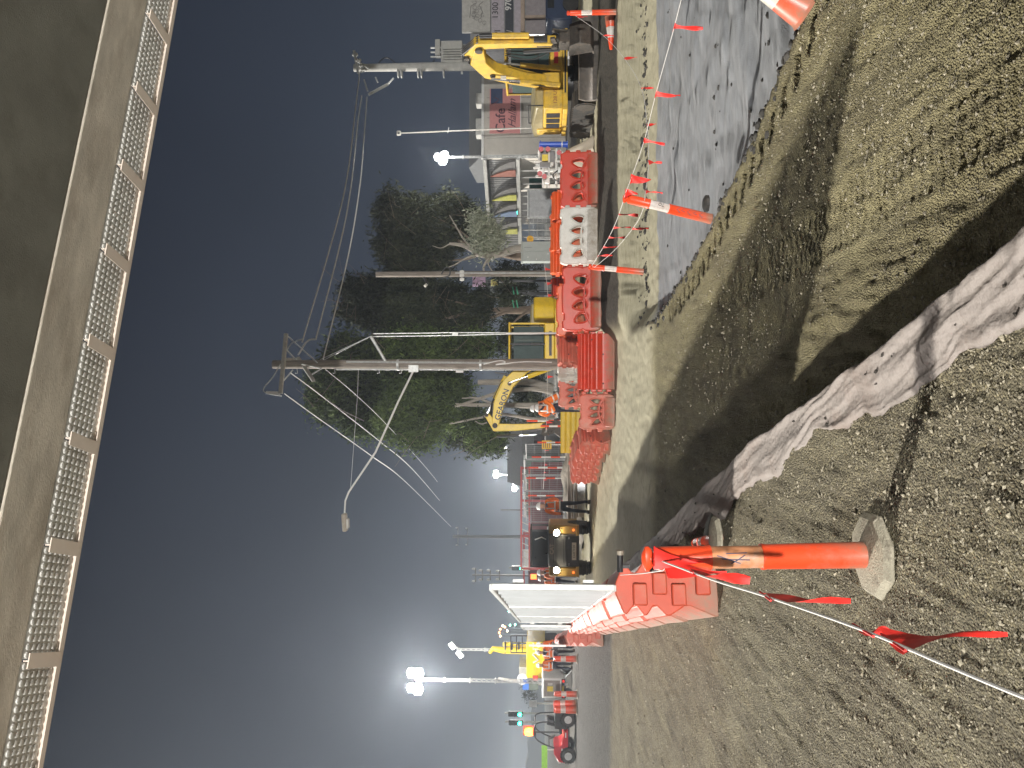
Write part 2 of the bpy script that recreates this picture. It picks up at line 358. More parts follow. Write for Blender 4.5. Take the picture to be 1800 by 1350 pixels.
def stones():
    rs = np.random.RandomState(5); N = 60000
    t = rs.rand(N); Y = 1.9*(13/1.9)**(t**1.15); X = Y*(rs.rand(N)*1.1 - .55)
    z, low, intr, bx = terrain(X, Y); keep = (intr < .1)
    cl = fbm(X*1.3, Y*1.3) + .35*rs.rand(N); keep &= cl > -.12
    X, Y, z = X[keep], Y[keep], z[keep]; n = len(X)
    s = (.0028 + .0085*rs.rand(n)**4)*(1 + .07*Y)
    s *= np.where(rs.rand(n) < .7, .55, 1)
    base = np.array([(1, 0, 0), (0, 1, 0), (-1, 0, 0), (0, -1, 0), (0, 0, 1), (0, 0, -1)], float)
    v = base[None]*(.6 + .8*rs.rand(n, 6, 1)); v += rs.randn(n, 6, 3)*.18
    a = rs.rand(n)*6.28; ca, sa = np.cos(a)[:, None], np.sin(a)[:, None]
    vx = v[..., 0]*ca - v[..., 1]*sa; vy = v[..., 0]*sa + v[..., 1]*ca
    v = np.stack([vx, vy, v[..., 2]*.7], -1)*s[:, None, None] + np.stack([X, Y, z + s*.25], -1)[:, None]
    fb = np.array([(0, 1, 4), (1, 2, 4), (2, 3, 4), (3, 0, 4), (1, 0, 5), (2, 1, 5), (3, 2, 5), (0, 3, 5)])
    f = (fb[None] + (np.arange(n)*6)[:, None, None]).reshape(-1, 3)
    me = bpy.data.meshes.new('gravel'); me.from_pydata(v.reshape(-1, 3).tolist(), [], f.tolist())
    me.materials.append(mat('gravel_stone', (.30, .27, .20), .8, nz=.75, ns=24))
    tag(link('gravel', me), 'loose gravel lying on the milled road surface', 'gravel', kind='stuff')
stones()

# ------------------------------------------------------------------ geotextile over the edge
def fabric():
    ys = np.linspace(0, 1, 420); Y = 1.6*(15/1.6)**ys; X = edge_x(Y)
    T = np.linspace(-1, 1, 46); V = []
    wid = np.interp(Y, [1.6, 2.6, 4, 6, 15], [.30, .28, .25, .30, .36])*(1 + .35*fbm(Y*1.3, Y*0))
    for j, t in enumerate(T):
        off = np.where(t < .35, (t - .35)/1.35*(wid + .05*fbm(Y*3, Y*0 + 3) + .02*fbm(Y*12, Y*0 + 8)), 0)
        # hangs down the face beyond t=.35
        down = np.where(t > .35, (t - .35)/.65, 0)
        x = X + .07 + off + down*.06 + .03*fbm(Y*2.2, Y*0)
        hump = .035*np.exp(-((t + .1)/.6)**2) + .03*np.exp(-((t - .3)/.2)**2)
        wr = .030*np.abs(fbm(Y*1.3 + t*.8, t*2.6 + Y*1.1, 4, .55)) + .014*np.abs(fbm(Y*7 + t*9, t*4.0 + Y*2, 4, .6)) + .025*fbm(Y*1.2, Y*0 + t*2, 2)
        edge = 0 if abs(t) < .92 else -.012
        z = .012 + hump + wr*(1 if t > -.9 else .3) + edge - down*.33
        y = Y + .03*fbm(Y*5, Y*0 + t*3)
        V.append(np.stack([x, y, z], -1))
    V = np.stack(V, 1); n, k = V.shape[:2]; idx = np.arange(n*k).reshape(n, k)
    f = np.stack([idx[:-1, :-1], idx[:-1, 1:], idx[1:, 1:], idx[1:, :-1]], -1).reshape(-1, 4)
    me = bpy.data.meshes.new('geotextile_sheet'); me.from_pydata(V.reshape(-1, 3).tolist(), [], f.tolist()); me.polygons.foreach_set('use_smooth', [True]*len(f))
    me.materials.append(mat('geotextile', (.29, .255, .235), .8, nz=.10, ns=5, dirt=(.22, .155, .125), dk=.7, dscale=1.6, bump=.5, bs=30))
    o = link('geotextile_sheet', me); tag(o, 'crumpled off white fabric sheet draped over the excavation edge', 'fabric sheet')
    mb = MB(); rs = random.Random(4)
    for i in range(45):
        i0 = rs.randrange(n); j0 = rs.randrange(4, 30); p = Vector(V[i0, j0]); s = rs.uniform(.004, .013)
        mb.box(p + Vector((0, 0, .006)), (s*rs.uniform(.7, 2), s*rs.uniform(.7, 2), s), (rs.random(), rs.random(), rs.random()*3))
    tag(mb.build('soil_crumbs', mat('dark_soil', (.03, .025, .02), .9)), 'dark soil crumbs scattered on the white fabric sheet', 'soil', kind='stuff')
fabric()

# soil clods along the trench lips
def clods():
    rs = random.Random(9); mb = MB()
    ico = [(0, 0, 1), (.9, 0, .45), (.28, .85, .45), (-.72, .53, .45), (-.72, -.53, .45), (.28, -.85, .45), (.72, .53, -.45), (-.28, .85, -.45), (-.9, 0, -.45), (-.28, -.85, -.45), (.72, -.53, -.45), (0, 0, -1)]
    icf = [(0, 1, 2), (0, 2, 3), (0, 3, 4), (0, 4, 5), (0, 5, 1), (1, 6, 2), (2, 7, 3), (3, 8, 4), (4, 9, 5), (5, 10, 1), (2, 6, 7), (3, 7, 8), (4, 8, 9), (5, 9, 10), (1, 10, 6), (11, 7, 6), (11, 8, 7), (11, 9, 8), (11, 10, 9), (11, 6, 10)]
    for i in range(1130):
        if i < 800:
            y = rs.uniform(4.2, 14.3); x = float(trench_x(y)) + rs.gauss(.14, .11); s = rs.uniform(.008, .04)
        elif i < 1080:
            x = rs.uniform(1.2, 8.5); y = rs.gauss(16.55, .16); s = .01 + .05*rs.random()**3
        else:
            y = rs.uniform(5, 14); x = rs.uniform(float(trench_x(y)), y*.55); s = rs.uniform(.006, .03)
            y = y if rs.random() < .5 else 6 + 1.9*round((y - 6)/1.9) + rs.gauss(0, .07)
        z = gz(x, y)
        mb.add([Vector((a*s*rs.uniform(.8, 1.5), b*s*rs.uniform(.8, 1.3), c*s*rs.uniform(.5, .9))) + Vector((x, y, z + s*.2)) for a, b, c in ico], icf)
    tag(mb.build('soil_clods', mat('wet_soil', (.05, .047, .042), .8, nz=.4), ang=20), 'dark soil clods along the edges of the grey trench', 'soil', kind='stuff')
clods()

# ------------------------------------------------------------------ overhead bridge
def bridge():
    H = EYE + 5.5
    A = G(313, 0, H); B = G(75.6, 1350, H); d = (A - B).normalized(); nrm = Vector((d.y, -d.x, 0))   # toward the camera side
    root = thing('overhead_bridge', 'concrete bridge deck edge overhead with steel walkway bracketed along it', 'bridge', B)
    root.rotation_euler = (0, 0, math.atan2(d.y, d.x))
    # local: x along, -y toward camera, z up
    L0, L1 = -9.0, 19.0
    w1, w2 = .60, 1.40
    MB().prism([(-w2, .072), (-w1, .072), (-w1, 1.0), (-w1 - .12, 1.2), (-w2, 1.2)], 0, L0, L1).build('edge_beam', conc, root, bev=.02)
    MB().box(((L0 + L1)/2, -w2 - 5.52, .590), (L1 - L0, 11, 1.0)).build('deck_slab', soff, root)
    MB().box(((L0 + L1)/2, -.012, .05), (L1 - L0, .024, .10)).box(((L0 + L1)/2, -.05, .004), (L1 - L0, .07, .012)).build('edge_angle', cream, root)
    brk = [78, 205, 339, 478, 630, 797, 978, 1158]
    xs = []
    for y in brk:
        xx = 313 - y*(313 - 75.6)/1350; p = G(xx, y, H); xs.append((p - B).dot(d))
    sp = (xs[0] - xs[-1])/7; xs = [xs[-1] + sp*k for k in range(-6, 14)]
    bm_ = MB().box((0, -.32, .032), (.16, .58, .014)).box((.0, -.32, .065), (.014, .58, .052)).mesh('bracket'); bm_.materials.append(cream)
    pm = MB(); pw = sp - .03
    pm.box((0, -.33, .075), (pw, .60, .006))
    for i in range(6):
        for k in range(14):
            cx = -pw/2 + pw*(k + .5)/14; cy = -.33 - .27 + .54*(i + .5)/6
            pm.lathe([(.038, .072), (.032, .058), (.014, .054)], 8, (cx, cy, 0))
            
    pme = pm.mesh('walkway_panel'); pme.materials.append(platem)
    for x in xs:
        o = link('bracket', bm_, root); o.location = (x, 0, -.03)
        o = link('walkway_panel', pme, root); o.location = (x + sp/2, 0, 0)
    MB().cyl((L0, -.02, 1.1), (L1, -.02, 1.1), .03).build('handrail', galv, root)
bridge()

# ------------------------------------------------------------------ barriers
def teardrop(cx, cz, w, h, flip=1, n=14, rot=.25):
    out = []
    for i in range(n):
        a = 2*PI*i/n; x = math.cos(a)*w/2*(1 - .35*math.sin(a)*flip); z = math.sin(a)*h/2
        out.append((cx + x*math.cos(rot) - z*math.sin(rot), cz + x*math.sin(rot) + z*math.cos(rot)))
    return out
def smooth_poly(pts, r=2):
    for _ in range(r):
        q = []
        for i in range(len(pts)):
            a, b = pts[i], pts[(i + 1) % len(pts)]
            q += [(a[0]*.8 + b[0]*.2, a[1]*.8 + b[1]*.2), (a[0]*.2 + b[0]*.8, a[1]*.2 + b[1]*.8)]
        pts = q
    return pts
def barrier_open(name, mt, lab, loc, rz, length=1.45, h=.95, grp='plastic barriers with teardrop openings'):
    """water barrier with four teardrop openings, body + arch rib + lugs"""
    t = thing(name, lab, 'barrier', loc, rz, grp)
    l = length/2
    key = ('open', mt.name, length)
    if key not in BC:
        out = smooth_poly([(-l, .06), (-l + .12, .0), (-.2, .0), (-.16, .07), (.16, .07), (.2, .0), (l - .12, .0), (l, .06), (l, .40), (l - .04, .46), (l, .52), (l - .01, h - .02), (l - .2, h), (l - .24, h - .05), (l - .42, h - .05), (l - .46, h), (-l + .46, h), (-l + .42, h - .05), (-l + .24, h - .05), (-l + .2, h), (-l + .01, h - .02), (-l, .52), (-l + .04, .46), (-l, .40)], 1)
        holes = [teardrop((i - 1.5)*length*.21, h*.57 - .03*abs(i - 1.5), length*.125 + .075, h*.33 + .09, 1, 14, .35*(1.5 - i)/1.5 + .15) for i in range(4)]
        body = curve_mesh([out] + holes, .085, .035, 'body'); body.materials.append(mt)
        arc = []
        for i in range(15):
            a = PI*(.04 + .92*i/14); arc.append((math.cos(a)*length*.45, .14 + math.sin(a)*h*.30))
        arc2 = [(x*.93, .12 + (z - .14)*.86) for x, z in arc][::-1]
        # recessed lower skirt (wider foot) and raised lip around each opening
        foot = MB().prism([(-.27, .0), (.27, .0), (.26, .10), (.15, .26), (-.15, .26), (-.26, .10)], 0, -l + .05, l - .05)
        fm = foot.mesh('foot'); fm.materials.append(mt)
        rims = MB()
        for hl in holes:
            for s in (-1, 1):
                pts = [((x), s*.122, z) for x, z in hl]; pts.append(pts[0]); rims.tube(pts, .018, 5)
        for s in (-1, 1): rims.tube([(x, s*.13, z) for x, z in arc], .022, 6)
        rm = rims.mesh('rim'); rm.materials.append(mt)
        lg = MB()
        lg.lathe([(.045, -.06), (.055, -.04), (.055, .04), (.045, .06)], 10)
        lm = lg.mesh('lug'); lm.materials.append(clean(mt))
        BC[key] = (body, fm, rm, lm)
    body, fm, rm, lm = BC[key]
    link('body', body, t); link('foot', fm, t, .02); link('rim', rm, t)
    for x_, z_ in ((l + .045, .22), (l + .045, .50), (l + .045, .78), (-l - .045, .36), (-l - .045, .64)): link('coupling_lug', lm, t).location = (x_, 0, z_)
    return t
BC = {}
def clean(mt):                      # the same plastic without the mud of the barrier's foot, for the raised couplings
    k = mt.name + '_upper'
    if k not in MATS:
        m = mt.copy(); m.name = k; MATS[k] = m
        for nd in m.node_tree.nodes:
            if nd.bl_idname == 'ShaderNodeMapRange' and abs(nd.inputs[3].default_value - .75) < 1e-3: nd.inputs[3].default_value = 0
    return MATS[k]
PROF = [(0, .235), (.04, .24), (.26, .145), (.30, .145), (.44, .235), (.48, .235), (.56, .15), (.59, .15), (.65, .235), (.68, .235), (.74, .15), (.77, .15), (.83, .225), (.86, .22), (.93, .05)]
def barrier_ribbed(name, mt, lab, loc, rz, length=2.0, grp='ribbed plastic barriers', h=.93):
    t = thing(name, lab, 'barrier', loc, rz, grp); key = ('rib', mt.name, length, h)
    if key not in BC:
        k = h/.93; poly = [(w_, z*k) for z, w_ in PROF] + [(-w_, z*k) for z, w_ in reversed(PROF)]
        b = MB().prism(poly, 0, -length/2 + .06, length/2 - .06).mesh('body', 25); b.materials.append(mt)
        e = MB().box((0, 0, 0), (.07, .2, .13*k))
        e = e.mesh('coupling_lug'); e.materials.append(clean(mt))
        p = MB().cyl((0, -.162, 0), (0, .162, 0), .022, n=8)
        p = p.mesh('drain_plug'); p.materials.append(blk)
        c = MB().lathe([(.055, h - .02), (.055, h + .025), (.045, h + .03)], 10, (length*.3, 0, 0)).mesh('filler_cap'); c.materials.append(mt)
        BC[key] = (b, e, p, c)
    b, e, p, c = BC[key]
    link('body', b, t, .012); link('filler_cap', c, t)
    for s_ in (-1, 1):
        for i, z in enumerate((.14, .36, .53, .71)): link('coupling_lug', e, t, .015).location = (s_*(length/2 - .035), (.05 if (i + (s_ > 0)) % 2 else -.05), z*h/.93)
    if 'under the white' not in grp:
        for i in range(4): link('drain_plug', p, t).location = (-length*.36 + length*.24*i, 0, (.575 if i % 2 else .285)*h/.93)
    return t

# left row: near end at 7 m, running off to 38 m
rx0, ry0 = -1.89, 7.15; rdx, rdy = -.322, .947; rz = math.atan2(rdy, rdx)
FARW = ['first', 'second', 'third', 'fourth', 'fifth', 'sixth', 'seventh', 'eighth', 'ninth', 'tenth', 'last but one', 'last']
WORDS = ['nearest', 'second nearest', 'third nearest', 'fourth nearest', 'fifth nearest', 'sixth nearest', 'seventh nearest', 'eighth nearest']
for i in range(21):
    s = .75 + 1.52*i; x = rx0 + rdx*s + (-.3 if s > 14 else 0)*1; y = ry0 + rdy*s
    mt = red1 if i == 0 else salmon
    if i < 8: lab = f'{WORDS[i]} ribbed red barrier of the row under the white hoarding'; g = None
    elif s < 14: lab = 'faded ribbed barrier just before the hoarding step'; g = 1
    else: lab = 'faded ribbed barrier in the far stretch, ' + FARW[i - 9] + ' after the hoarding step'; g = 1
    barrier_ribbed('ribbed_barrier', mt, lab, (x, y, gz(x, y)), rz + random.uniform(-.02, .02), 1.5, 'ribbed barriers in the row under the white hoarding', .95)

# hoarding panels standing on that row
hoard = mat('hoarding_sheet', (.50, .53, .56), .45, nz=.08, ns=3, dirt=(.36, .38, .39), dk=.5, dscale=1.4)
def hoarding(s0, s1, off, zt, lab):
    a = Vector((rx0 + rdx*s0 + off, ry0 + rdy*s0, 0)); b = Vector((rx0 + rdx*s1 + off, ry0 + rdy*s1, 0)); L = (b - a).length
    t = thing('hoarding_panel', lab, 'hoarding panel', a, math.atan2((b - a).y, (b - a).x), 'white hoarding panels')
    n = 12; pts = []
    for i in range(n*2 + 1): pts.append((L*i/(n*2), .016*math.sin(i*PI/2)))
    poly = [(x, -.006 + y) for x, y in pts] + [(x, .006 + y) for x, y in reversed(pts)]
    MB().prism(poly, 2, .99, zt - .03).build('sheet', hoard, t)
    for x in (.02, L - .02): MB().box((x, 0, (.96 + zt)/2), (.045, .06, zt - .96)).build('frame_post', galv, t, .006)
    for z in (.965, zt): MB().box((L/2, 0, z), (L - .09, .06, .045)).build('frame_rail', galv, t, .006)
    for x in (.1, L - .1):
        for z in (zt - .25, 1.2): MB().box((x, -.05, z), (.05, .05, .10)).build('clamp', galv, t)
hoarding(0, 3.7, 0, 2.11, 'nearest tall white hoarding panel above the red barrier row')
hoarding(3.75, 7.4, 0, 2.11, 'second white hoarding panel from the camera above the barrier row')
hoarding(7.45, 11.0, 0, 2.11, 'third white hoarding panel above the barrier row')
hoarding(11.05, 14.7, -.1, 2.09, 'last full height white hoarding panel before the step')
hoarding(14.75, 19.0, -.55, 1.95, 'lower white hoarding panel just past the step')
hoarding(19.05, 24.0, -.55, 1.95, 'farthest white hoarding panel at the end of the row')

# black torch on the near barrier
t = thing('barrier_light', 'black and white site light strapped on the nearest red barrier', 'site light', P(1090, 1005, 7.2))
MB().cyl((0, 0, 0), (.16, 0, 0), .028, n=12).build('body', blkm, t); MB().cyl((.16, 0, 0), (.2, 0, 0), .036, n=12).build('lens_cap', whitep, t)
MB().box((.05, 0, -.05), (.03, .03, .07)).build('strap', blkm, t)

# middle rows -------------------------------------------------------
def at(x, y, d, z=None):
    p = P(x, y, d); p.z = gz(p.x, p.y) if z is None else z; return p
# back row (footpath level)
barrier_open('openwork_barrier', red, 'red openwork barrier beside the yellow excavator tracks', at(0, 328, 20.5), .03)
barrier_open('openwork_barrier', whitep, 'white openwork barrier between two red ones', at(0, 423, 20.3), -.02)
dz = .0
for k, (y, dd, mt, lb) in enumerate([(372, 23.0, orange, 'right hand long ribbed orange barrier lying behind the openwork pair'), (425, 23.1, orange, 'long ribbed orange barrier behind the white openwork one'), (462, 23.3, orange, 'ribbed orange barrier in front of the grey cabinet')]):
    p = at(0, y, dd); barrier_ribbed('ribbed_barrier', mt, lb, p + Vector((0, 0, .22)), .02*k, 1.0 if k == 2 else (.95 if k else .95), 'orange ribbed barriers behind the openwork row', .98)
barrier_open('openwork_barrier', orange, 'bright orange openwork barrier in the back row left of the cabinet', at(0, 550, 24.5) + Vector((0, 0, .08)), .02, 1.55, .9)
barrier_ribbed('ribbed_barrier', salmon, 'faded ribbed barrier at the foot of the main wooden pole', at(0, 623, 24.6) + Vector((0, 0, .05)), .5, 1.0, 'faded ribbed barriers at the pole foot', .92)
barrier_ribbed('ribbed_barrier', salmon, 'faded ribbed barrier turned end on beside the main wooden pole', at(0, 600, 25.2) + Vector((0, 0, .05)), 1.0, 1.0, 'faded ribbed barriers at the pole foot', .92)
barrier_open('openwork_barrier', whitep, 'white openwork barrier end just left of the wooden pole', at(0, 657, 24.4) + Vector((0, 0, .04)), .9, .75, .9)
barrier_open('openwork_barrier', salmon, 'faded red openwork barrier in front of the two crouching workers', at(0, 690, 24.2) + Vector((0, 0, .04)), .06, .85, .88)
# front row (in the dug out floor)
barrier_open('openwork_barrier', red, 'deep red openwork barrier at the right end of the front row', at(0, 530, 19.6), .04, 1.58)
barrier_ribbed('ribbed_barrier', red, 'long red ribbed barrier in the middle of the front row', at(0, 637, 19.8), .0, 1.55, 'red ribbed barriers of the front row', .93)
barrier_open('openwork_barrier', salmon, 'salmon openwork barrier at the left of the front row', at(0, 722, 19.9), -.04, .85, .9)
for k in range(5):
    barrier_ribbed('ribbed_barrier', salmon, ['first', 'second', 'third', 'fourth', 'leftmost'][k] + ' of the salmon barriers parked side by side near the timber mats', at(0, 768 + 13*k, 21.2 + .5*k), 1.1, 1.1, 'salmon barriers parked side by side', .85)
# rear tall row of orange & red stacks beyond
for k, y in enumerate((400, 440, 476, 510)):
    barrier_ribbed('ribbed_barrier', orange if k < 2 else red, ['rightmost', 'second from right', 'third from right', 'leftmost'][k] + ' orange barrier of the rear line before the roller shutter', at(0, y, 27) + Vector((0, 0, .32)), 0, .75, 'rear line of orange barriers', .8)

# ------------------------------------------------------------------ bollards and cones
def bollard(name, lab, foot, top, s=1.0, base=True, knob=True, group='orange and white bollards', bandc=None, marks=None):
    d = (top - foot); L = d.length; q = Vector((0, 0, 1)).rotation_difference(d.normalized())
    t = thing(name, lab, 'bollard', foot, group=group); t.rotation_mode = 'QUATERNION'; t.rotation_quaternion = q
    r = .058*s
    MB().lathe([(r*1.12, .0), (r*1.12, .02), (r*1.06, .04), (r, L*.48), (r*1.04, L*.485), (r*1.04, L*.50)], 28).build('lower_sleeve', neon, t)
    MB().lathe([(r*.90, L*.495), (r*.90, L*.725)], 28).build('reflective_band', bandc or bandm, t)
    MB().lathe([(r*1.02, L*.72), (r*1.02, L*.735), (r*.97, L*.74), (r*.95, L*.95), (r*.7, L*.965), (r*.42, L*.97), (r*.42, L*.985)], 28).build('upper_sleeve', neon, t)
    MB().lathe([(r*.5, L*.97), (r*.75, L*.975), (r*1.0, L*.99), (r*.98, L*1.005), (r*.4, L*1.02)], 24, sq=.45 if knob else 1).build('top_knob', neon, t)
    if base:
        b = MB(); pr = [(.215, 0), (.22, .018), (.19, .045), (.10, .062), (.075, .064)]; b.lathe(pr, 8)
        bo = b.build('base', mat('bollard_base', (.36, .33, .25), .8, nz=.2, dirt=(.10, .08, .06), dk=.8, dscale=14, bump=.5, bs=90), t, .006, 20)
        if d.normalized().z < .999: bo.rotation_mode = 'QUATERNION'; bo.rotation_quaternion = q.inverted()
    return t
f1 = G(1524, 975, .05); tp = P(1136, 982, f1.y); f1g = Vector((f1.x, f1.y, gz(f1.x, f1.y)))
b1 = bollard('bollard', 'large near orange bollard on an octagonal base tied with bunting', f1g, tp, 1.05, bandc=mat('orange_tan_sleeve', (.62, .27, .13), .3, nz=.2, ns=18, dirt=(.5, .42, .38), dk=.7, dscale=8))
# scratches on the band
mk = MB()
for a0, z0, a1, z1 in ((-1.9, .60, -1.2, .70), (-1.6, .56, -1.5, .68), (-1.2, .58, -1.9, .64), (-1.0, .57, -1.05, .66)):
    pts = [(math.cos(a0 + (a1 - a0)*k/6)*.0585, math.sin(a0 + (a1 - a0)*k/6)*.0585, (z0 + (z1 - z0)*k/6)*(tp - f1g).length) for k in range(7)]; mk.tube(pts, .0022, 4)
mk.build('scuff_mark', mat('scuff_blue', (.10, .12, .2), .6), b1)
f2 = G(1250, 385, -.34); t2 = P(1098, 348, 8.85)
b2 = bollard('bollard', 'leaning orange bollard at the lip of the grey trench with TO lettering', f2, t2, .95, base=False)
L2 = (t2 - f2).length
text('TO', .05, blkm, b2, (.012, -.052, L2*.60), rot=(0, -PI/2, 0), name='lettering')
mk = MB()
for k, z in enumerate((.12, .19, .26, .33, .38)):
    mk.tube([(-.03 + .02*(k % 2), -.056, L2*z), (.0, -.058, L2*(z + .04)), (.025, -.053, L2*(z + .01))], .003, 4)
mk.build('pen_mark', mat('scuff_blue', (.1, .12, .2)), b2)
MB().lathe([(.10, 0), (.10, .04), (.06, .06)], 8).build('block', blk, thing('rubber_block', 'grey rubber foot beside the leaning bollard on the trench lip', 'rubber block', G(1245, 358, -.33)))
f3 = P(1131, 478, 13.6); t3 = P(1036, 469, 13.6)
b3 = bollard('bollard', 'slim orange bollard before the white openwork barrier', f3, t3, .9, base=False)
f4 = P(1083, 21, 17.8); t4 = P(998, 23, 17.8)
b4 = bollard('bollard', 'orange bollard beside the excavator bucket at the right edge', f4, t4, 1.0, base=False)
bollard('bollard', 'dark rubber footed bollard lying behind the big near bollard', G(1262, 948, .05), G(1225, 955, .05), 1, knob=False).scale = (1, 1, 1)
# wedge lying on the ground
MB().prism([(-.25, 0), (.22, 0), (.2, .03), (-.05, .10), (-.22, .03)], 1, -.16, .16).build('wedge', mat('wedge_grey', (.17, .18, .15), .8), thing('kerb_wedge', 'grey rubber kerb wedge lying behind the near bollard', 'wedge', G(1255, 945, 0), .5), .01)
def cone(lab, foot, axis, s=1.0):
    q = Vector((0, 0, 1)).rotation_difference(Vector(axis).normalized()); t = thing('traffic_cone', lab, 'traffic cone', foot); t.rotation_mode = 'QUATERNION'; t.rotation_quaternion = q; t.scale = (s, s, s)
    MB().lathe([(.14, .0), (.128, .02), (.125, .03), (.098, .23)], 24).build('lower_cone', neon, t)
    MB().lathe([(.0985, .23), (.07, .46)], 24).build('reflective_band', whitep, t)
    MB().lathe([(.0705, .46), (.035, .70), (.03, .705)], 24).build('upper_cone', neon, t)
    return t
c1 = cone('big red and white cone leaning at the trench lip in the top corner', G(1412, 22, -.30) + Vector((0, 0, -.02)), (.50, -.1, .9), 1.0)
c2 = cone('red and white cone lying on its side by the excavator bucket', P(1073, 30, 18.3), (-1, .1, -.03), 1.05)
for y, x0, d in ((1145, 1003, 33), (1205, 1006, 33), (1222, 1004, 34), (1232, 1004, 33.5)):
    p = at(0, y, d)
    bollard('drum_bollard', {1145: 'red drum bollard right of the light tower trailer', 1205: 'red drum bollard left of the light tower trailer', 1222: 'right one of two red drums by the red buggy wheel', 1232: 'left one of two red drums by the red buggy wheel'}[y], p, p + Vector((0, 0, 1.0)), 2.6 if y > 1210 else 2.0, group='red drum bollards by the trailer')

# ------------------------------------------------------------------ bunting
def bez(p, n):   # Catmull-Rom through points
    out = []; p = [Vector(a) for a in p]; p = [p[0]*2 - p[1]] + p + [p[-1]*2 - p[-2]]
    for i in range(1, len(p) - 2):
        for k in range(n):
            t = k/n; a, b, c, d = p[i - 1:i + 3]
            out.append(.5*((2*b) + (c - a)*t + (2*a - 5*b + 4*c - d)*t*t + (3*b - a - 3*c + d)*t**3))
    out.append(p[-2]); return out
def flag_mesh(w, h, seed):
    rs = random.Random(seed); mb = MB(); n = 8; vs = []; fs = []
    for i in range(n + 1):
        t = i/n; ww = w/2*(1 - t)
        for j in range(5):
            s = -1 + j/2; x = s*ww; vs.append((x + .12*w*math.sin(t*3 + seed), .10*w*math.sin(t*5 + s*1.6 + seed) + .08*w*s*math.cos(seed*2.3 + t*2), -h*t))
    for i in range(n):
        for j in range(4): a = i*5 + j; fs.append((a, a + 1, a + 6, a + 5))
    mb.add(vs, fs); mb.tube([(-w/2, 0, 0), (w/2, 0, 0)], .004, 5)
    m = mb.mesh('flag', 60); m.materials.append(flagm); return m
def bunting(lab, pts, flags, r=.0035, fs=.22, n=14):
    t = thing('bunting_line', lab, 'bunting'); path = bez(pts, n)
    MB().tube(path, r, 6).build('cord', cordm, t)
    for k, (fx, fy, ln) in enumerate(flags):
        # nearest point of the cord to that pixel
        best = min(path, key=lambda p: (lambda q: (q[0] - fx)**2 + (q[1] - fy)**2)(proj(p)))
        i = path.index(best); tan = (path[min(i + 1, len(path) - 1)] - path[max(i - 1, 0)]).normalized()
        o = link('flag', flag_mesh(fs*.5, fs*ln, k*1.7 + fx), t); o.location = best
        o.rotation_euler = (random.uniform(-.15, .15), 0, math.atan2(tan.y, tan.x) + random.uniform(-.12, .12))
    return t
def proj(p):
    v = Vector(p) - Vector((0, 0, EYE)); f = v.dot(FW); return (900 - v.dot(U)/f*F, 675 - v.x/f*F)
bunting('white cord with long red flags running from the big near bollard toward the lower left', [P(1160, 985, 3.72), P(1255, 1020, 3.1), P(1345, 1048, 2.7), P(1510, 1105, 2.1), P(1660, 1168, 1.75), P(1800, 1226, 1.52), P(2000, 1300, 1.3)], [(1215, 1005, 1.0), (1345, 1048, 1.15), (1515, 1107, .35), (1570, 1130, 1.05)], .0042, .26, 24)
# flags wrapped at the top of the near bollard
t = thing('knotted_bunting', 'red flag knotted round the top of the big near bollard', 'bunting')
m_ = MB().tube([P(1150, 990, 3.74), P(1175, 994, 3.70), P(1165, 1003, 3.72), P(1150, 1000, 3.76), P(1160, 985, 3.72)], .004, 6).tube([P(1165, 1003, 3.72), P(1130, 1008, 4.6), P(1090, 1011, 7.0)], .003, 5); m_.build('cord', cordm, t)
o = link('flag', flag_mesh(.10, .24, 4), t); o.location = P(1150, 978, 3.70); o.rotation_euler = (.1, .1, .6)
o = link('flag', flag_mesh(.12, .30, 9), t); o.location = P(1170, 1000, 3.70); o.rotation_euler = (.1, -.1, 1.2)
bunting('white cord with big red flags crossing above the grey trench', [P(1097, 347, 8.8), P(1130, 255, 8.3), P(1153, 165, 7.5), P(1182, 60, 6.7), P(1200, -10, 6.2), P(1230, -120, 5.6)], [(1100, 338, .6), (1107, 315, .95), (1129, 250, .95), (1154, 162, 1.0), (1183, 48, 1.05)], .0028, .235)
bunting('white cord with red flags sagging from the excavator bollard to the leaning bollard', [P(1012, 28, 17.7), P(1060, 62, 16), P(1100, 106, 14.2), P(1127, 155, 12.4), P(1137, 215, 11), P(1140, 285, 9.9), P(1133, 352, 8.8)], [(1014, 30, .9), (1058, 62, .9), (1098, 103, .95), (1126, 156, .8), (1138, 221, .5), (1138, 283, .7), (1137, 335, .8)], .004, .25)
bunting('upper cord of small red flags between the leaning bollard and the slim bollard', [P(1097, 350, 8.9), P(1083, 390, 10.2), P(1066, 425, 11.8), P(1040, 468, 13.6)], [(1089, 378, 1.0), (1080, 401, 1.0), (1072, 419, 1), (1064, 434, 1), (1052, 449, 1.0)], .0035, .24)
bunting('lower cord with one drooping red flag between the two bollards', [P(1133, 362, 8.9), P(1117, 395, 10), P(1080, 440, 12), P(1045, 470, 13.5)], [(1113, 401, .7)], .003, .3)
bunting('far line of tiny red flags strung behind the orange barriers', [P(957, 466, 28), P(963, 520, 28), P(962, 600, 28.5), P(962, 680, 28), P(960, 760, 28)], [(960, 474, 1), (962, 500, 1), (962, 520, 1), (963, 545, 1), (962, 572, 1), (962, 660, 1), (961, 745, 1)], .008, .24)
bunting('far red and white tape line before the site fence', [P(958, 745, 31), P(958, 800, 33), P(955, 860, 35)], [(958, 752 + 13*k, .8) for k in range(8)], .008, .2)

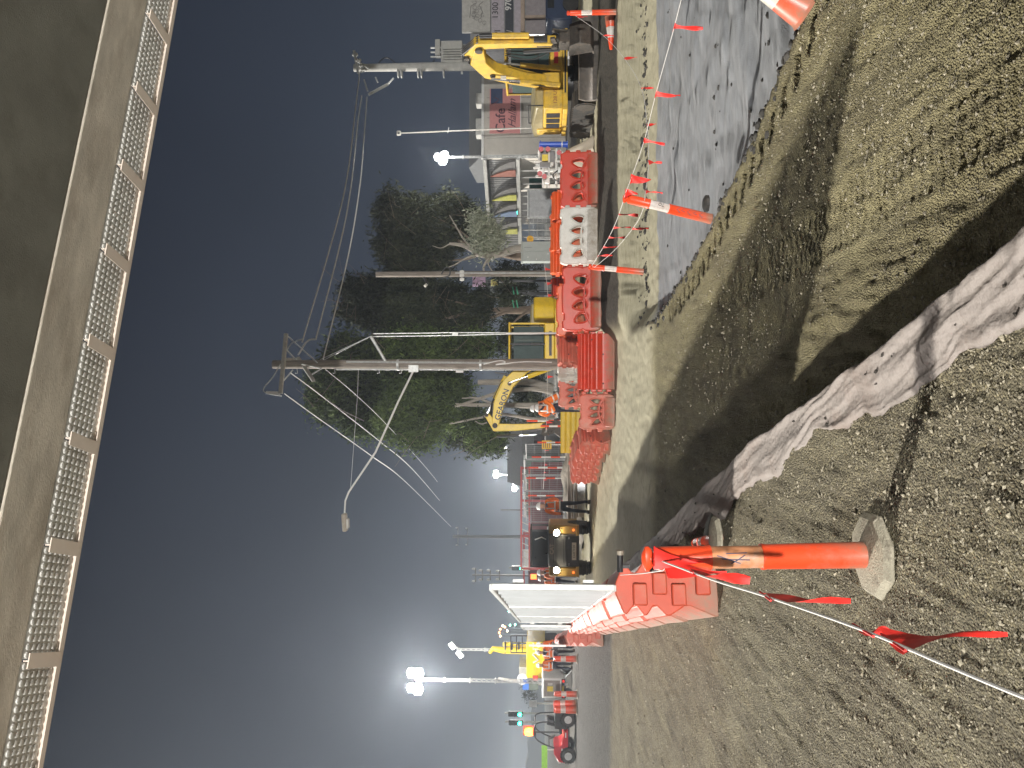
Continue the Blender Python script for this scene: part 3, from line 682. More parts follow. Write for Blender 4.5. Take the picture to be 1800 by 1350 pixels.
# ------------------------------------------------------------------ excavators
def excavator(lab, loc, yaw, boom, stick, col, s=1.0, blade=True, utrack=0.0, txt=None, boomx=-.25, logo=None, bd=.34):
    t = thing('excavator', lab, 'excavator', loc, yaw); t.scale = (s, s, s)
    # undercarriage (rotated by utrack about z), front = -Y
    ur = Matrix.Rotation(utrack, 4, 'Z')
    for sd in (-1, 1):
        n = 26; path = []
        L, r = 1.15, .36
        for k in range(n):
            a = k/n
            if a < .32: path.append((-L + 2*L*a/.32, .72))
            elif a < .5: b = PI/2 - PI*(a - .32)/.18; path.append((L + r*math.cos(b), r + r*math.sin(b)))
            elif a < .82: path.append((L - 2*L*(a - .5)/.32, 0))
            else: b = -PI/2 - PI*(a - .82)/.18; path.append((-L + r*math.cos(b), r + r*math.sin(b)))
        x = sd*.98
        m = MB(); m.prism(path, 0, x - .2, x + .2); m.tf(ur); m.build('track_belt', blk, t, ang=30)
        g = MB()
        for k in range(46):
            a = k/46*n; i = int(a) % n; j = (i + 1) % n; f = a - int(a)
            py, pz = path[i][0]*(1 - f) + path[j][0]*f, path[i][1]*(1 - f) + path[j][1]*f
            an = math.atan2(path[j][1] - path[i][1], path[j][0] - path[i][0]); g.box((x, py, pz), (.44, .07, .035), (an, 0, 0))
        g.tf(ur); tag(g.build('track_pads', trackm, t), kind='stuff')
        for k, yy in enumerate((-1.15, -.6, -.1, .4, 1.15)):
            rr = .27 if k in (0, 4) else .13; w = MB().cyl((x - .215, yy, .36 if k in (0, 4) else .16), (x + .215, yy, .36 if k in (0, 4) else .16), rr, n=14); w.tf(ur); w.build('roller', trackm, t)
    MB().box((0, 0, .48), (1.6, 1.1, .38)).tf(ur).build('track_frame', trackm, t, .03)
    MB().cyl((0, 0, .66), (0, 0, .86), .5, n=24).build('slew_ring', blkm, t)
    if blade:
        pr = [(-1.98, .0), (-1.84, .02), (-1.76, .2), (-1.78, .42), (-1.92, .60), (-1.97, .58), (-1.86, .38), (-1.85, .2)]
        MB().prism(pr, 0, -1.25, 1.25).box((0, -1.8, .04), (2.5, .3, .03)).tf(ur).build('dozer_blade', steel, t, .01)
        for x in (-.5, .5): MB().bar((x, -.6, .42), (x, -1.76, .28), .14).tf(ur).build('blade_arm', trackm, t, .01)
    # house
    hz = .86
    MB().prism([(-1.25, -1.0), (1.2, -1.0), (1.25, .9), (.85, 1.32), (-.85, 1.32), (-1.28, .9)], 2, hz, hz + .14).build('deck_frame', col, t, .02)
    MB().prism([(-1.22, .55), (1.2, .55), (1.18, 1.0), (.85, 1.4), (-.85, 1.4), (-1.2, 1.0)], 2, hz + .14, hz + .92).build('counterweight', col, t, .07)
    MB().box((-.92, -.28, hz + .42), (.58, 1.45, .58)).build('side_housing', col, t, .05)
    MB().prism([(-.95, .72), (-.95, .98), (.4, 1.12), (1.28, 1.06), (1.28, .92), (1.0, .72)], 0, -1.17, .1).tf(Matrix.Translation((0, 0, hz - .04))).build('engine_hood', mat('hood_grey_yellow', (.33, .28, .15), .4, nz=.15), t, .06)
    for k in range(3): MB().box((-1.215, -.5 + .38*k, hz + .42), (.012, .30, .4)).build('vent', blkm, t)
    for k, (a, b) in enumerate((((-1.1, -.95, hz + .7), (-1.1, -.95, hz + 1.15)), ((-1.1, -.95, hz + 1.15), (-1.1, .3, hz + 1.15)), ((-1.1, .3, hz + 1.15), (-1.1, .3, hz + .8)))):
        MB().cyl(a, b, .018, n=6).build('guard_rail', blkm, t)
    # cab
    x0, x1, y0, y1, z0, z1 = boomx + .26, boomx + 1.22, -1.12, .42, hz + .14, hz + 1.78
    MB().box(((x0 + x1)/2, (y0 + y1)/2, z0 + .19), (x1 - x0, y1 - y0, .38)).build('cab_base', col, t, .04)
    MB().box(((x0 + x1)/2, (y0 + y1)/2, z1 + .03), (x1 - x0 + .04, y1 - y0 + .06, .07)).build('cab_roof', col, t, .03)
    for x in (x0 + .03, x1 - .03):
        for y in (y0 + .03, y0 + .75, y1 - .03): MB().box((x, y, (z0 + z1)/2 + .18), (.065, .065, z1 - z0 - .36)).build('cab_pillar', blkm if y < 0 else col, t, .01)
    MB().box(((x0 + x1)/2, y0 + .015, z0 + .96), (x1 - x0 - .14, .012, 1.1)).build('windscreen', cabglass, t)
    MB().box(((x0 + x1)/2, y0 + .0, z0 + .72), (x1 - x0 - .1, .03, .04)).build('screen_bar', blkm, t)
    MB().box((x1 - .01, y0 + .39, z0 + .96), (.012, .62, 1.1)).build('side_window', cabglass, t)
    MB().box((x1 - .01, y0 + 1.1, z0 + .96), (.012, .6, 1.1)).build('side_window', cabglass, t)
    MB().box((x0 + .01, y0 + .75, z0 + .96), (.012, 1.3, 1.1)).build('side_window', cabglass, t)
    MB().box(((x0 + x1)/2, .02, z0 + .55), (.48, .42, .12)).box(((x0 + x1)/2, .22, z0 + .88), (.46, .12, .6)).build('seat', blkm, t, .04)
    MB().tube([(x1 - .1, y0 - .02, z0 + .3), (x1 + .02, y0 - .12, z0 + .5), (x1 + .02, y0 - .12, z0 + 1.2)], .016, 6).build('grab_rail', blkm, t)
    MB().box((x1 + .06, y0 - .12, z0 + 1.25), (.14, .03, .24)).build('mirror', blkm, t, .01)
    MB().box(((x0 + x1)/2, y0 - .02, z0 + .2), (.5, .02, .12)).build('warning_plate', mat('plate_red', (.55, .05, .04)), t)
    for sx in (-1, 1): MB().cyl(((x0 + x1)/2 + sx*.3, y0 - .04, z1 + .08), ((x0 + x1)/2 + sx*.3, y0 - .10, z1 + .08), .05, n=12).build('work_lamp', whitep, t)
    # boom: side profile (y,z) polyline with depth -> tapered box
    bx = boomx
    def arm(nm, pts, dep, wd, mt_):
        top = []; bot = []
        for i, (y, z) in enumerate(pts):
            a = Vector(pts[max(i - 1, 0)]); b = Vector(pts[min(i + 1, len(pts) - 1)]); d = (b - a).normalized(); nn = Vector((-d.y, d.x))
            top.append(Vector((y, z)) + nn*dep[i]/2); bot.append(Vector((y, z)) - nn*dep[i]/2)
        return MB().prism([tuple(v) for v in top + bot[::-1]], 0, bx - wd/2, bx + wd/2).build(nm, mt_, t, .025)
    n = len(boom); dep = [.24 + bd*math.sin(PI*min(1, (i + .4)/(n - .2))) for i in range(n)]; dep[-1] = .26
    arm('boom', boom, dep, .30, col)
    sdep = [.20, .40 if bd > .3 else .32, .34 if bd > .3 else .27, .28 if bd > .3 else .22, .20][:len(stick)]
    arm('stick', stick, sdep, .24, col)
    MB().box((bx, boom[0][0] - .02, boom[0][1] - .1), (.46, .34, .5)).build('boom_bracket', col, t, .03)
    tip = stick[-1]
    def cyl(a, b, r=.075, fr=.58):
        a = Vector(a); b = Vector(b); mid = a.lerp(b, fr); MB().cyl(a, mid, r, n=12).build('hydraulic_cylinder', col if r > .06 else blkm, t); MB().cyl(mid, b, r*.5, n=10).build('piston_rod', mat('chrome', (.7, .7, .7), .15, .9), t)
    mb_ = boom[n//2]; 
    for x in (bx - .24, bx + .24): cyl((x, boom[0][0] - .35, boom[0][1] - .35), (x, mb_[0], mb_[1]), .07)
    cyl((bx, (boom[1][0] + mb_[0])/2, (boom[1][1] + mb_[1])/2 + .42), (bx, stick[0][0], stick[0][1] + .04), .07)
    cyl((bx, stick[1][0] - .34, stick[1][1] - .05), (bx, stick[-2][0] - .32, stick[-2][1] - .2), .06)
    # hoses
    for k in range(4):
        o = .10*(k - 1.5)*.6
        MB().tube([Vector((bx + o, p[0], p[1] + dep[i]/2 + .05 + .03*(k % 2))) for i, p in enumerate(boom)] + [Vector((bx + o, stick[0][0] - .05, stick[0][1] + .16)), Vector((bx + o, stick[1][0] - .2, stick[1][1]))], .018, 6).build('hose', blkm, t)
    for k in range(3):
        MB().tube(bez([(bx - .17, boom[0][0] - .1, boom[0][1] - .2), (bx - .26 - .03*k, boom[0][0] - .5, boom[0][1] + .2), (bx - .20, boom[1][0] - .1, boom[1][1] + .1*k)], 6), .02, 6).build('hose', blkm, t)
    # linkage + coupler + bucket
    ty, tz = tip
    MB().bar((bx - .1, ty, tz), (bx - .1, ty - .38, tz + .10), .05, .12).bar((bx + .1, ty - .38, tz + .10), (bx + .1, ty - .28, tz - .28), .05, .12).build('bucket_link', trackm, t)
    MB().box((bx, ty - .08, tz - .22), (.34, .46, .28)).cyl((bx - .2, ty, tz), (bx + .2, ty, tz), .06).cyl((bx - .2, ty - .26, tz - .2), (bx + .2, ty - .26, tz - .2), .05).build('quick_coupler', trackm, t, .02)
    bp = [(ty + .22, tz - .34), (ty - .30, tz - .34), (ty - .50, tz - .60), (ty - .42, tz - .88), (ty - .1, tz - .98), (ty + .02, tz - .95)]
    MB().prism(bp, 0, bx - .3, bx + .3).build('bucket', trackm, t, .02)
    for k in range(4): MB().bar((bx - .25 + .166*k, ty + .0, tz - .96), (bx - .25 + .166*k, ty + .13, tz - .98), .05, .03).build('bucket_tooth', steel, t)
    for (py, pz, pr) in ((boom[0][0], boom[0][1], .10), (boom[-1][0], boom[-1][1], .10), (stick[0][0], stick[0][1] + .02, .07), (tip[0], tip[1] + .05, .07), (mb_[0], mb_[1] - .05, .08)):
        MB().cyl((bx - .19, py, pz), (bx + .19, py, pz), pr, n=14).build('pivot_pin', trackm, t)
    MB().box((bx, stick[-2][0] - .16, stick[-2][1] - .1), (.20, .08, .35)).build('valve_block', blkm, t, .01)
    MB().box((x1 + .012, -.35, z0 + .16), (.012, .9, .10)).build('decal_stripe', blkm, t); MB().box((0, -1.012, hz + .07), (1.5, .012, .05)).build('decal_stripe', blkm, t)
    if txt:
        b, c = Vector(boom[-1]), Vector(boom[n//2]); ctr = (b + c)/2
        for sd, a in ((1, 1), ):
            o = text(txt, .30, blkm, t, (bx + .157, ctr.x, ctr.y - .02), bold=.006)
            an = math.atan2(b.y - c.y, -(b.x - c.x)); o.rotation_euler = Euler((0, 0, 0)); 
            # letters run toward the boom foot or tip so that they read from the viewer's side
            ex = Vector((0, c.x - b.x, c.y - b.y)).normalized(); nz_ = Vector((1, 0, 0)); up = nz_.cross(ex)
            mm = Matrix((ex, -nz_, up)).transposed(); o.rotation_mode = 'QUATERNION'; o.rotation_quaternion = mm.to_quaternion()
    if logo: text(logo, .15, mat('logo_dark', (.25, .08, .05)), t, (-.86, -1.012, hz + .36))
    return t
ex1 = excavator('big dusty yellow excavator with dozer blade in front of the cafe wall', at(0, 161, 22.0) + Vector((0, 0, -.05)), R(4),
    [(-.95, 1.45), (-1.35, 2.35), (-1.75, 3.05), (-2.4, 3.35), (-3.15, 3.28)],
    [(-2.75, 3.62), (-3.28, 3.28), (-3.32, 2.5), (-3.3, 1.75), (-3.28, 1.25)], yel, .94, True, R(-3), boomx=-.42, bd=.27, logo='128 US')
for a_, b_, w_, m_ in (((0, -3.25, 1.75), (0, -3.25, .95), .13, trackm), ((.12, -3.0, 2.2), (.10, -3.1, 1.2), .06, blkm), ((-.12, -3.0, 2.1), (-.14, -3.15, 1.15), .06, blkm)):
    MB().cyl(Vector(a_) + Vector((-.42, 0, 0)), Vector(b_) + Vector((-.42, 0, 0)), w_, n=10).build('tilt_link', m_, ex1)
MB().lathe([(.16, 0), (.24, .06), (.24, .26), (.14, .34)], 16, (-.42, -3.25, .62)).build('rotator_head', trackm, ex1)
for k in range(5): MB().tube(bez([(-.55 + .06*k, -2.85, 2.6), (-.60 + .09*k, -2.7 - .05*k, 1.9), (-.50 + .05*k, -3.0, 1.3), (-.48 + .04*k, -3.2, 1.0)], 6), .018, 6).build('hose', blkm, ex1)
MB().cyl((-.42, -3.62, 2.9), (-.42, -3.60, 1.95), .075, n=12).build('hydraulic_cylinder', yel, ex1)
for x_, y_, z_ in ((-.62, -1.7, 2.7), (-.22, -1.7, 2.7)): MB().box((x_, y_, z_), (.10, .08, .16)).build('boom_lamp', whitep, ex1, .01)
ex2 = excavator('bright yellow excavator with GEARON lettered boom working behind the barriers', at(0, 595, 28.6), R(-86),
    [(-.75, 1.35), (-1.15, 2.15), (-1.75, 2.75), (-2.5, 3.1), (-3.35, 3.25)],
    [(-2.95, 3.55), (-3.42, 3.25), (-3.42, 2.5), (-3.38, 1.9), (-3.32, 1.35)], yel2, .98, False, 0, txt='GEARON', boomx=-.3, bd=.22)

# ------------------------------------------------------------------ wheel loader seen from behind
def loader():
    t = thing('wheel_loader', 'grey and yellow loader facing the camera with both lamps lit', 'loader', at(0, 957, 25))
    for sx in (-1, 1):
        w = MB().lathe([(.16, -.17), (.34, -.17), (.40, -.13), (.42, 0), (.40, .13), (.34, .17), (.16, .17)], 28); w.tf(Matrix.Translation((sx*.66, .25, .42)) @ Matrix.Rotation(R(90), 4, 'Y'))
        w.build('wheel', blk, t)
        for k in range(16):
            a = 2*PI*k/16; MB().box((sx*.66, .25 + .41*math.cos(a), .42 + .41*math.sin(a)), (.33, .05, .05), (a, 0, 0)).build('tyre_lug', blk, t)
    MB().box((0, .6, .62), (1.0, 1.9, .45)).build('chassis', blkm, t, .03)
    body = mat('loader_grey', (.17, .17, .16), .45, nz=.1); yb = mat('loader_yellow', (.45, .29, .07), .45, dirt=(.28, .2, .1), dk=.4)
    MB().prism([(-.30, .46), (-.34, 1.0), (-.28, 1.38), (1.2, 1.42), (1.2, .46)], 0, -.52, .52).build('engine_cover', body, t, .04)
    for sx in (-1, 1):
        MB().prism([(-.30, .42), (-.34, 1.0), (-.26, 1.36), (.9, 1.36), (.9, .42)], 0, sx*.535 if sx > 0 else -.83, .83 if sx > 0 else -.535).build('corner_panel', yb, t, .04)
        MB().cyl((sx*.57 + .03*sx, -.32, 1.13), (sx*.57 + .03*sx, -.40, 1.12), .11, n=16).build('lamp_housing', blkm, t)
        MB().cyl((sx*.57 + .03*sx, -.40, 1.12), (sx*.57 + .03*sx, -.412, 1.12), .095, n=16).build('headlamp', emit('vehicle_lamp', (1, .88, .66), 120), t)
        MB().cyl((sx*.68, -.335, .58), (sx*.68, -.36, .58), .035, n=10).build('indicator', emit('indicator_glow', (1, .22, .03), 1.5), t)
        MB().box((sx*.42, -.345, .72), (.08, .01, .06)).build('reflector', white, t)
    for k in range(9): MB().box((0, -.325 + .002*k, .78 + .055*k), (.74, .03, .018)).build('grille_slat', blkm, t)
    MB().box((0, -.35, .56), (.56, .012, .14)).build('number_plate', whitep, t); text('EARTHX', .11, blkm, t, (0, -.358, .56), ext=.001)
    text('CAT', .17, whitep, t, (.06, -.33, 1.27), ext=.003, bold=.006)
    MB().box((0, -.25, .45), (1.66, .16, .1)).build('bumper', yb, t, .02)
    # cab
    MB().box((0, .55, 1.95), (1.22, 1.1, .06)).build('cab_roof', blkm, t, .02)
    for x in (-.58, .58):
        for y in (.05, 1.05): MB().box((x, y, 1.65), (.06, .06, .55)).build('cab_pillar', blkm, t)
    MB().box((0, .07, 1.65), (1.1, .012, .52)).build('rear_window', dglass, t)
    MB().box((-.1, .5, 1.52), (.45, .4, .4)).build('seat', blkm, t, .05)
    MB().tube([(.3, .03, 1.46), (.38, -.02, 1.6), (.3, -.04, 1.82)], .02).build('wiper', galv, t)
loader()

# ------------------------------------------------------------------ people
def skin_mesh(nodes, edges, name, sub=1):
    me = bpy.data.meshes.new(name); me.from_pydata([n[:3] for n in nodes], edges, [])
    ob = bpy.data.objects.new(name, me); C.objects.link(ob)
    bm = bmesh.new(); bm.from_mesh(me); ly = bm.verts.layers.skin.verify()
    for i, v in enumerate(bm.verts): v[ly].radius = (nodes[i][3], nodes[i][4] if len(nodes[i]) > 4 else nodes[i][3]); v[ly].use_root = (i == 0)
    bm.to_mesh(me); bm.free()
    ob.modifiers.new('s', 'SKIN').use_smooth_shade = True; sb = ob.modifiers.new('u', 'SUBSURF'); sb.levels = sub; sb.render_levels = sub
    dg = bpy.context.evaluated_depsgraph_get(); r = bpy.data.meshes.new_from_object(ob.evaluated_get(dg), depsgraph=dg); bpy.data.objects.remove(ob); r.name = name; return r
def person(lab, loc, yaw, pose='stand', top=None, legs=None, hat=True):
    """front = -Y. legs/arms given as offsets"""
    t = thing('person', lab, 'person', loc, yaw, 'site workers in orange')
    hip = .93; crouch = 0; lean = 0
    if pose == 'crouch': hip = .55; lean = .42
    if pose == 'lean': lean = .28
    la, ra = (-.06, .06); lf, rf = (0, -.0, 0), (0, 0, 0)
    if pose == 'walk': fl = [(.11, -.22, .50), (.12, -.30, .09), (.12, -.43, .04)]; fr = [(-.10, .02, .52), (-.10, .28, .16), (-.10, .20, .05)]
    elif pose == 'crouch': fl = [(.16, -.36, .48), (.17, -.12, .09), (.17, -.28, .04)]; fr = [(-.16, -.34, .50), (-.17, -.10, .09), (-.17, -.26, .04)]
    else: fl = [(.12, -.02, .50), (.13, .03, .09), (.14, -.13, .04)]; fr = [(-.12, .0, .50), (-.13, .05, .09), (-.15, -.11, .04)]
    ch = Vector((0, -lean*.75, hip + .43)); nk = ch + Vector((0, -lean*.22, .13)); hd = nk + Vector((0, -.03 - lean*.1, .12))
    sl, sr = ch + Vector((.18, 0, .08)), ch + Vector((-.18, 0, .08))
    if pose == 'walk': el, er = sl + Vector((.09, .14, -.24)), sr + Vector((-.09, -.10, -.26)); hl, hr = el + Vector((.0, -.08, -.24)), er + Vector((.02, -.20, -.16))
    elif pose in ('crouch', 'lean'): el, er = sl + Vector((.07, -.16, -.22)), sr + Vector((-.07, -.16, -.22)); hl, hr = el + Vector((-.08, -.20, -.12)), er + Vector((.08, -.20, -.12))
    else: el, er = sl + Vector((.08, .02, -.27)), sr + Vector((-.08, .02, -.27)); hl, hr = el + Vector((-.03, -.12, -.22)), er + Vector((.04, -.14, -.2))
    N = [(0, 0, hip, .13, .10), (0, -lean*.35, hip + .22, .135, .10), (*ch, .15, .11), (*nk, .055), (*hd, .085), (*(hd + Vector((0, -.01, .09))), .075),
         (.10, 0, hip - .06, .09), (*fl[0], .065), (*fl[1], .05), (*fl[2], .04), (-.10, 0, hip - .06, .09), (*fr[0], .065), (*fr[1], .05), (*fr[2], .04),
         (*sl, .06), (*el, .045), (*hl, .032), (*(hl + (hl - el).normalized()*.10), .026), (*sr, .06), (*er, .045), (*hr, .032), (*(hr + (hr - er).normalized()*.10), .026)]
    E = [(0, 1), (1, 2), (2, 3), (3, 4), (4, 5), (0, 6), (6, 7), (7, 8), (8, 9), (0, 10), (10, 11), (11, 12), (12, 13), (2, 14), (14, 15), (15, 16), (16, 17), (2, 18), (18, 19), (19, 20), (20, 21)]
    b = skin_mesh(N, E, 'body'); b.materials.clear(); b.materials.append(legs or navy); b.materials.append(skin)
    hands = [Vector(N[i][:3]) for i in (17, 21)]
    for p in b.polygons:
        c = p.center
        if c.z > nk.z - .02 and (c - hd).length < .3: p.material_index = 1
        if min((c - h).length for h in hands) < .09: p.material_index = 1
    link('body', b, t)
    J = [(0, 0, hip - .02, .165, .125), (0, -lean*.35, hip + .22, .165, .125), (*ch, .175, .13), (*(nk - Vector((0, 0, .03))), .075), (*sl, .075), (*el, .06), (*hl, .045), (*sr, .075), (*er, .06), (*hr, .045)]
    JE = [(0, 1), (1, 2), (2, 3), (2, 4), (4, 5), (5, 6), (2, 7), (7, 8), (8, 9)]
    jm = skin_mesh(J, JE, 'jacket'); jm.materials.clear(); jm.materials.append(top or hivis); link('jacket', jm, t)
    for q in (.08, .24):
        c = Vector((0, -lean*.35*q/.22, hip + q)); m = MB().lathe([(.172, -.025), (.174, .025)], 20, (0, 0, 0), .76); m.tf(Matrix.Translation(c) @ Matrix.Rotation(lean*.9, 4, 'X')); m.build('reflective_band', refl, t)
    for s_ in (-1, 1):
        MB().tube([Vector((s_*.10, -lean*.5 - .135, hip + .26)), ch + Vector((s_*.11, -.125, .04)), ch + Vector((s_*.10, -.03, .14)), ch + Vector((s_*.10, .12, .04)), Vector((s_*.10, -lean*.4 + .125, hip + .26))], .022, 4).build('reflective_brace', refl, t)
    for f in (fl[2], fr[2]): MB().box((f[0], f[1] + .03, .05), (.105, .27, .10)).build('boot', mat('boot', (.10, .075, .05), .8), t, .03)
    if hat:
        m = MB().lathe([(.155, -.005), (.125, .01), (.12, .05), (.095, .10), (.045, .13), (.0, .135)], 18); m.tf(Matrix.Translation(hd + Vector((0, -.01, .055))) @ Matrix.Diagonal((1, 1.12, 1, 1))); m.build('hard_hat', white, t)
    return t
person('worker in orange vest walking in front of the timber mats, left hand forward', at(0, 884, 25.6), R(200), 'walk')
person('crouching worker nearest the wooden pole, bent behind the red openwork barrier', at(0, 693, 26.5) + Vector((0, 0, .28)), R(-70), 'crouch')
person('worker with back to the camera bending beside the excavator stick', at(0, 716, 26.2) + Vector((0, 0, .05)), R(185), 'lean')
person('worker standing just left of the loader beside the white hoarding', at(0, 999, 33), R(60), 'stand')
person('worker half hidden behind the one beside the loader', at(0, 1008, 35), R(20), 'stand')
person('worker on the far side of the hoarding end facing the yellow rig', at(0, 1122, 37), R(150), 'stand')
person('middle worker of the trio beside the light tower trailer', at(0, 1137, 36), R(190), 'lean')
person('worker partly hidden by the red drum near the trailer', at(0, 1157, 38), R(170), 'stand')

# ------------------------------------------------------------------ light towers
def light_tower(name, lab, base, H, heads, watt, body=True, seg=5, aim=(0, -1, -.25), w0=.16, bodymat=None, ym=0):
    t = thing(name, lab, 'light tower', base, ym)
    z0 = 1.3 if body else .2
    if body:
        bm0 = bodymat or white
        MB().box((0, 0, .95), (1.02, 1.8, 1.15)).build('generator_housing', bm0, t, .06)
        MB().box((0, -.91, 1.02), (.80, .02, .80)).build('door_panel', mat('door_grey', (.30, .28, .25)), t)
        MB().box((0, -.915, .43), (.98, .03, .22)).build('tail_bar', blkm, t)
        for sx in (-1, 1):
            MB().box((sx*.38, -.935, .44), (.10, .02, .09)).build('tail_lamp', emit('tail_red', (1, .03, .02), .8), t)
            MB().lathe([(.1, -.09), (.27, -.09), (.29, 0), (.27, .09), (.1, .09)], 18).tf(Matrix.Translation((sx*.55, .1, .28)) @ Matrix.Rotation(R(90), 4, 'Y')).build('wheel', blk, t)
            MB().bar((sx*.5, -.8, .35), (sx*.95, -1.0, .03), .05).build('outrigger', galv, t)
            MB().box((sx*.22, -.94, .30), (.1, .02, .14)).build('socket', white, t)
        MB().box((0, -.945, .46), (.30, .012, .10)).build('number_plate', mat('plate_yellow', (.75, .60, .08)), t)
        MB().box((-.02, -.925, 1.12), (.26, .012, .3)).build('caution_sticker', mat('plate_yellow', (.75, .60, .08)), t)
        MB().box((.22, -.925, 1.12), (.12, .012, .24)).build('notice', whitep, t)
    hs = (H - z0)/seg
    for k in range(seg):
        ww = w0*(1 - .12*k); a, b = z0 + hs*k, z0 + hs*(k + 1)
        m = MB()
        for x in (-1, 1):
            for y in (-1, 1): m.bar((x*ww/2, y*ww/2, a), (x*ww/2, y*ww/2, b + .05), .025)
        nb = 5
        for q in range(nb):
            u, v = a + (b - a)*q/nb, a + (b - a)*(q + 1)/nb
            m.bar((-ww/2, -ww/2, u), (ww/2, -ww/2, v), .018); m.bar((ww/2, ww/2, u), (-ww/2, ww/2, v), .018); m.bar((-ww/2, ww/2, u), (-ww/2, -ww/2, v), .018)
        m.build('mast_section', galv, t); MB().box((0, 0, b), (ww + .1, ww + .1, .05)).build('mast_collar', galv, t)
    A = Vector(aim).normalized()
    xs_ = [h[0] for h in heads]
    MB().box((0, 0, H + .1), (max(xs_) - min(xs_) + .3, .07, .07)).build('lamp_bar', galv, t)
    q = Vector((0, -1, 0)).rotation_difference(A)
    for k, (hx, hz_, r) in enumerate(heads):
        ho = MB().box((0, .07, 0), (r*2.1, .12, r*1.5)).build('lamp_head', galv, t, .02); ho.location = (hx, -.05, H + hz_); ho.rotation_mode = 'QUATERNION'; ho.rotation_quaternion = q
        em = MB().lathe([(r*.95, 0), (r*.8, .02), (.0, .035)], 16).tf(Matrix.Rotation(R(90), 4, 'X')).build('lens', lampw, ho); em.location = (0, .01, 0)
    if watt:
        ld = bpy.data.lights.new('floodlight', 'POINT'); ld.energy = watt; ld.shadow_soft_size = .35; ld.color = (1, .97, .92)
        lo = bpy.data.objects.new('floodlight', ld); C.objects.link(lo); lo.parent = t; lo.location = A*.45 + Vector((0, 0, H + .1))
    return t
g4 = [(-.62, .0, .24), (-.30, .30, .2), (.55, .0, .24), (.28, .30, .2)]
light_tower('light_tower', 'tall light tower on a white trailer with two blazing lamp clusters', at(0, 1184, 40), 7.95, [(-.50, .05, .26), (-.42, .42, .22), (.32, .02, .26), (.38, .42, .22)], 5500, aim=(.45, -1, -.3))
light_tower('light_tower', 'light tower with white lattice mast behind the valve frame', at(0, 285, 42) + Vector((0, 0, .1)), 6.75, [(-.16, .02, .26), (.0, .30, .20), (.12, -.10, .2)], 450, body=False, seg=6, aim=(-.4, -1, -.3))
light_tower('light_tower', 'far light tower with three lamps glowing over the site fence', at(0, 842, 78) , 4.3, [(-.75, .0, .26), (.6, 0, .26)], 3500, body=False, seg=3, aim=(.1, -1, -.2))
light_tower('light_tower', 'far single lamp mast beside the three lamp tower', at(0, 831, 82), 6.4, [(.0, .0, .3), (.25, .0, .24)], 2500, body=False, seg=3, aim=(.1, -1, -.2))
light_tower('light_tower', 'distant light tower shining past the drooping tree branch', at(0, 785, 80), 5.6, [(0, 0, .28)], 3500, body=False, seg=2, aim=(0, -1, -.2))
tw3 = light_tower('light_tower', 'tilted twin panel floodlight on a slim mast behind the yellow rig', at(0, 1131, 47), 6.6, [(.0, .0, .01)], 0, body=False, seg=4, aim=(0, -1, -.2))
p0 = P(800, 1134, 46.6)
for k, dy in enumerate((-.26, .26)):
    o = MB().box((0, 0, 0), (.46, .10, .34)).build('floodlight_panel', galv, None, .02); o.parent = tw3; o.location = (dy, -.1, 6.75 + dy*.9); o.rotation_euler = (R(-20), R(-40), 0)
    MB().box((0, -.055, 0), (.40, .012, .28)).build('lens', lamps, o)
# unseen tower added behind the viewpoint as fill light for camera-facing surfaces
light_tower('light_tower', 'unseen fill light tower added behind the viewpoint', (1.5, -30, 0), 3.5, g4, 56000, aim=(-.05, 1, -.1))

# ------------------------------------------------------------------ poles and wires
def pole(lab, x, y, d, xtop, r0, r1, m=wood, name='utility_pole', base_z=None):
    b = at(0, y, d); top = P(xtop, y, d); t = thing(name, lab, 'pole', b, group=None); h = top.z - b.z
    n = 10
    MB().tube([(0, 0, h*k/n - (.1 if k == 0 else 0)) for k in range(n + 1)], [r0 + (r1 - r0)*k/n for k in range(n + 1)], 18).build('shaft', m, t)
    return t, b, h
p1, B1, H1 = pole('tall grey timber power pole with outreach street lamp and crossarms', 0, 641, 27, 480, .20, .15)
def loc1(x, y, dd=0): return P(x, y, 27 + dd) - B1
arm_w = mat('crossarm', (.45, .44, .41), .7, nz=.2)
MB().bar(loc1(503, 586, -.5), loc1(493, 692, -.6), .11, .13).build('crossarm', arm_w, p1, .01)
MB().bar(loc1(524, 629, .5), loc1(551, 669, -1.0), .10, .12).build('crossarm', arm_w, p1, .01)
MB().bar(loc1(497, 632, -.45), loc1(524, 631, .45), .09).build('crossarm_bracket', galv, p1)
MB().bar(loc1(468, 690, -.6), loc1(492, 691, -.6), .10).build('riser_insulator', white, p1)
for a, b in (((505, 590), (558, 638)), ((504, 615), (520, 632)), ((498, 670), (515, 650)), ((530, 640), (566, 648)), ((545, 660), (565, 648))): MB().bar(loc1(*a, -.4), loc1(*b, -.25), .035).build('brace', galv, p1)
MB().tube(bez([loc1(504, 616, -.5), loc1(512, 604, -.5), loc1(520, 600, -.5), loc1(532, 596, -.5)], 5), .022).build('jumper_wire', galv, p1)
MB().tube(bez([loc1(493, 640, -.5), loc1(480, 662, -.5), loc1(465, 680, -.5), loc1(466, 690, -.6), loc1(495, 696, -.6)], 5), .02).build('jumper_wire', galv, p1)
MB().tube([loc1(727, 651, -.2), loc1(700, 706, -.3), loc1(660, 795, -.5), loc1(613, 865, -.7), loc1(607, 880, -.72), loc1(605, 912, -.75)], [.036, .036, .034, .032, .03, .028], 8).build('outreach_arm', white, p1)
m_ = MB().box((0, 0, 0), (.62, .30, .16)).build('luminaire', whitep, p1, .05); m_.location = loc1(605, 918, -.8); m_.location.z -= .02; m_.rotation_euler = (0, R(-4), 0)
o = MB().box((0, 0, 0), (.34, .22, .08)).build('luminaire_glass', mat('lamp_bowl', (.6, .6, .58), .2), p1, .03); o.location = m_.location + Vector((-.04, 0, -.11))
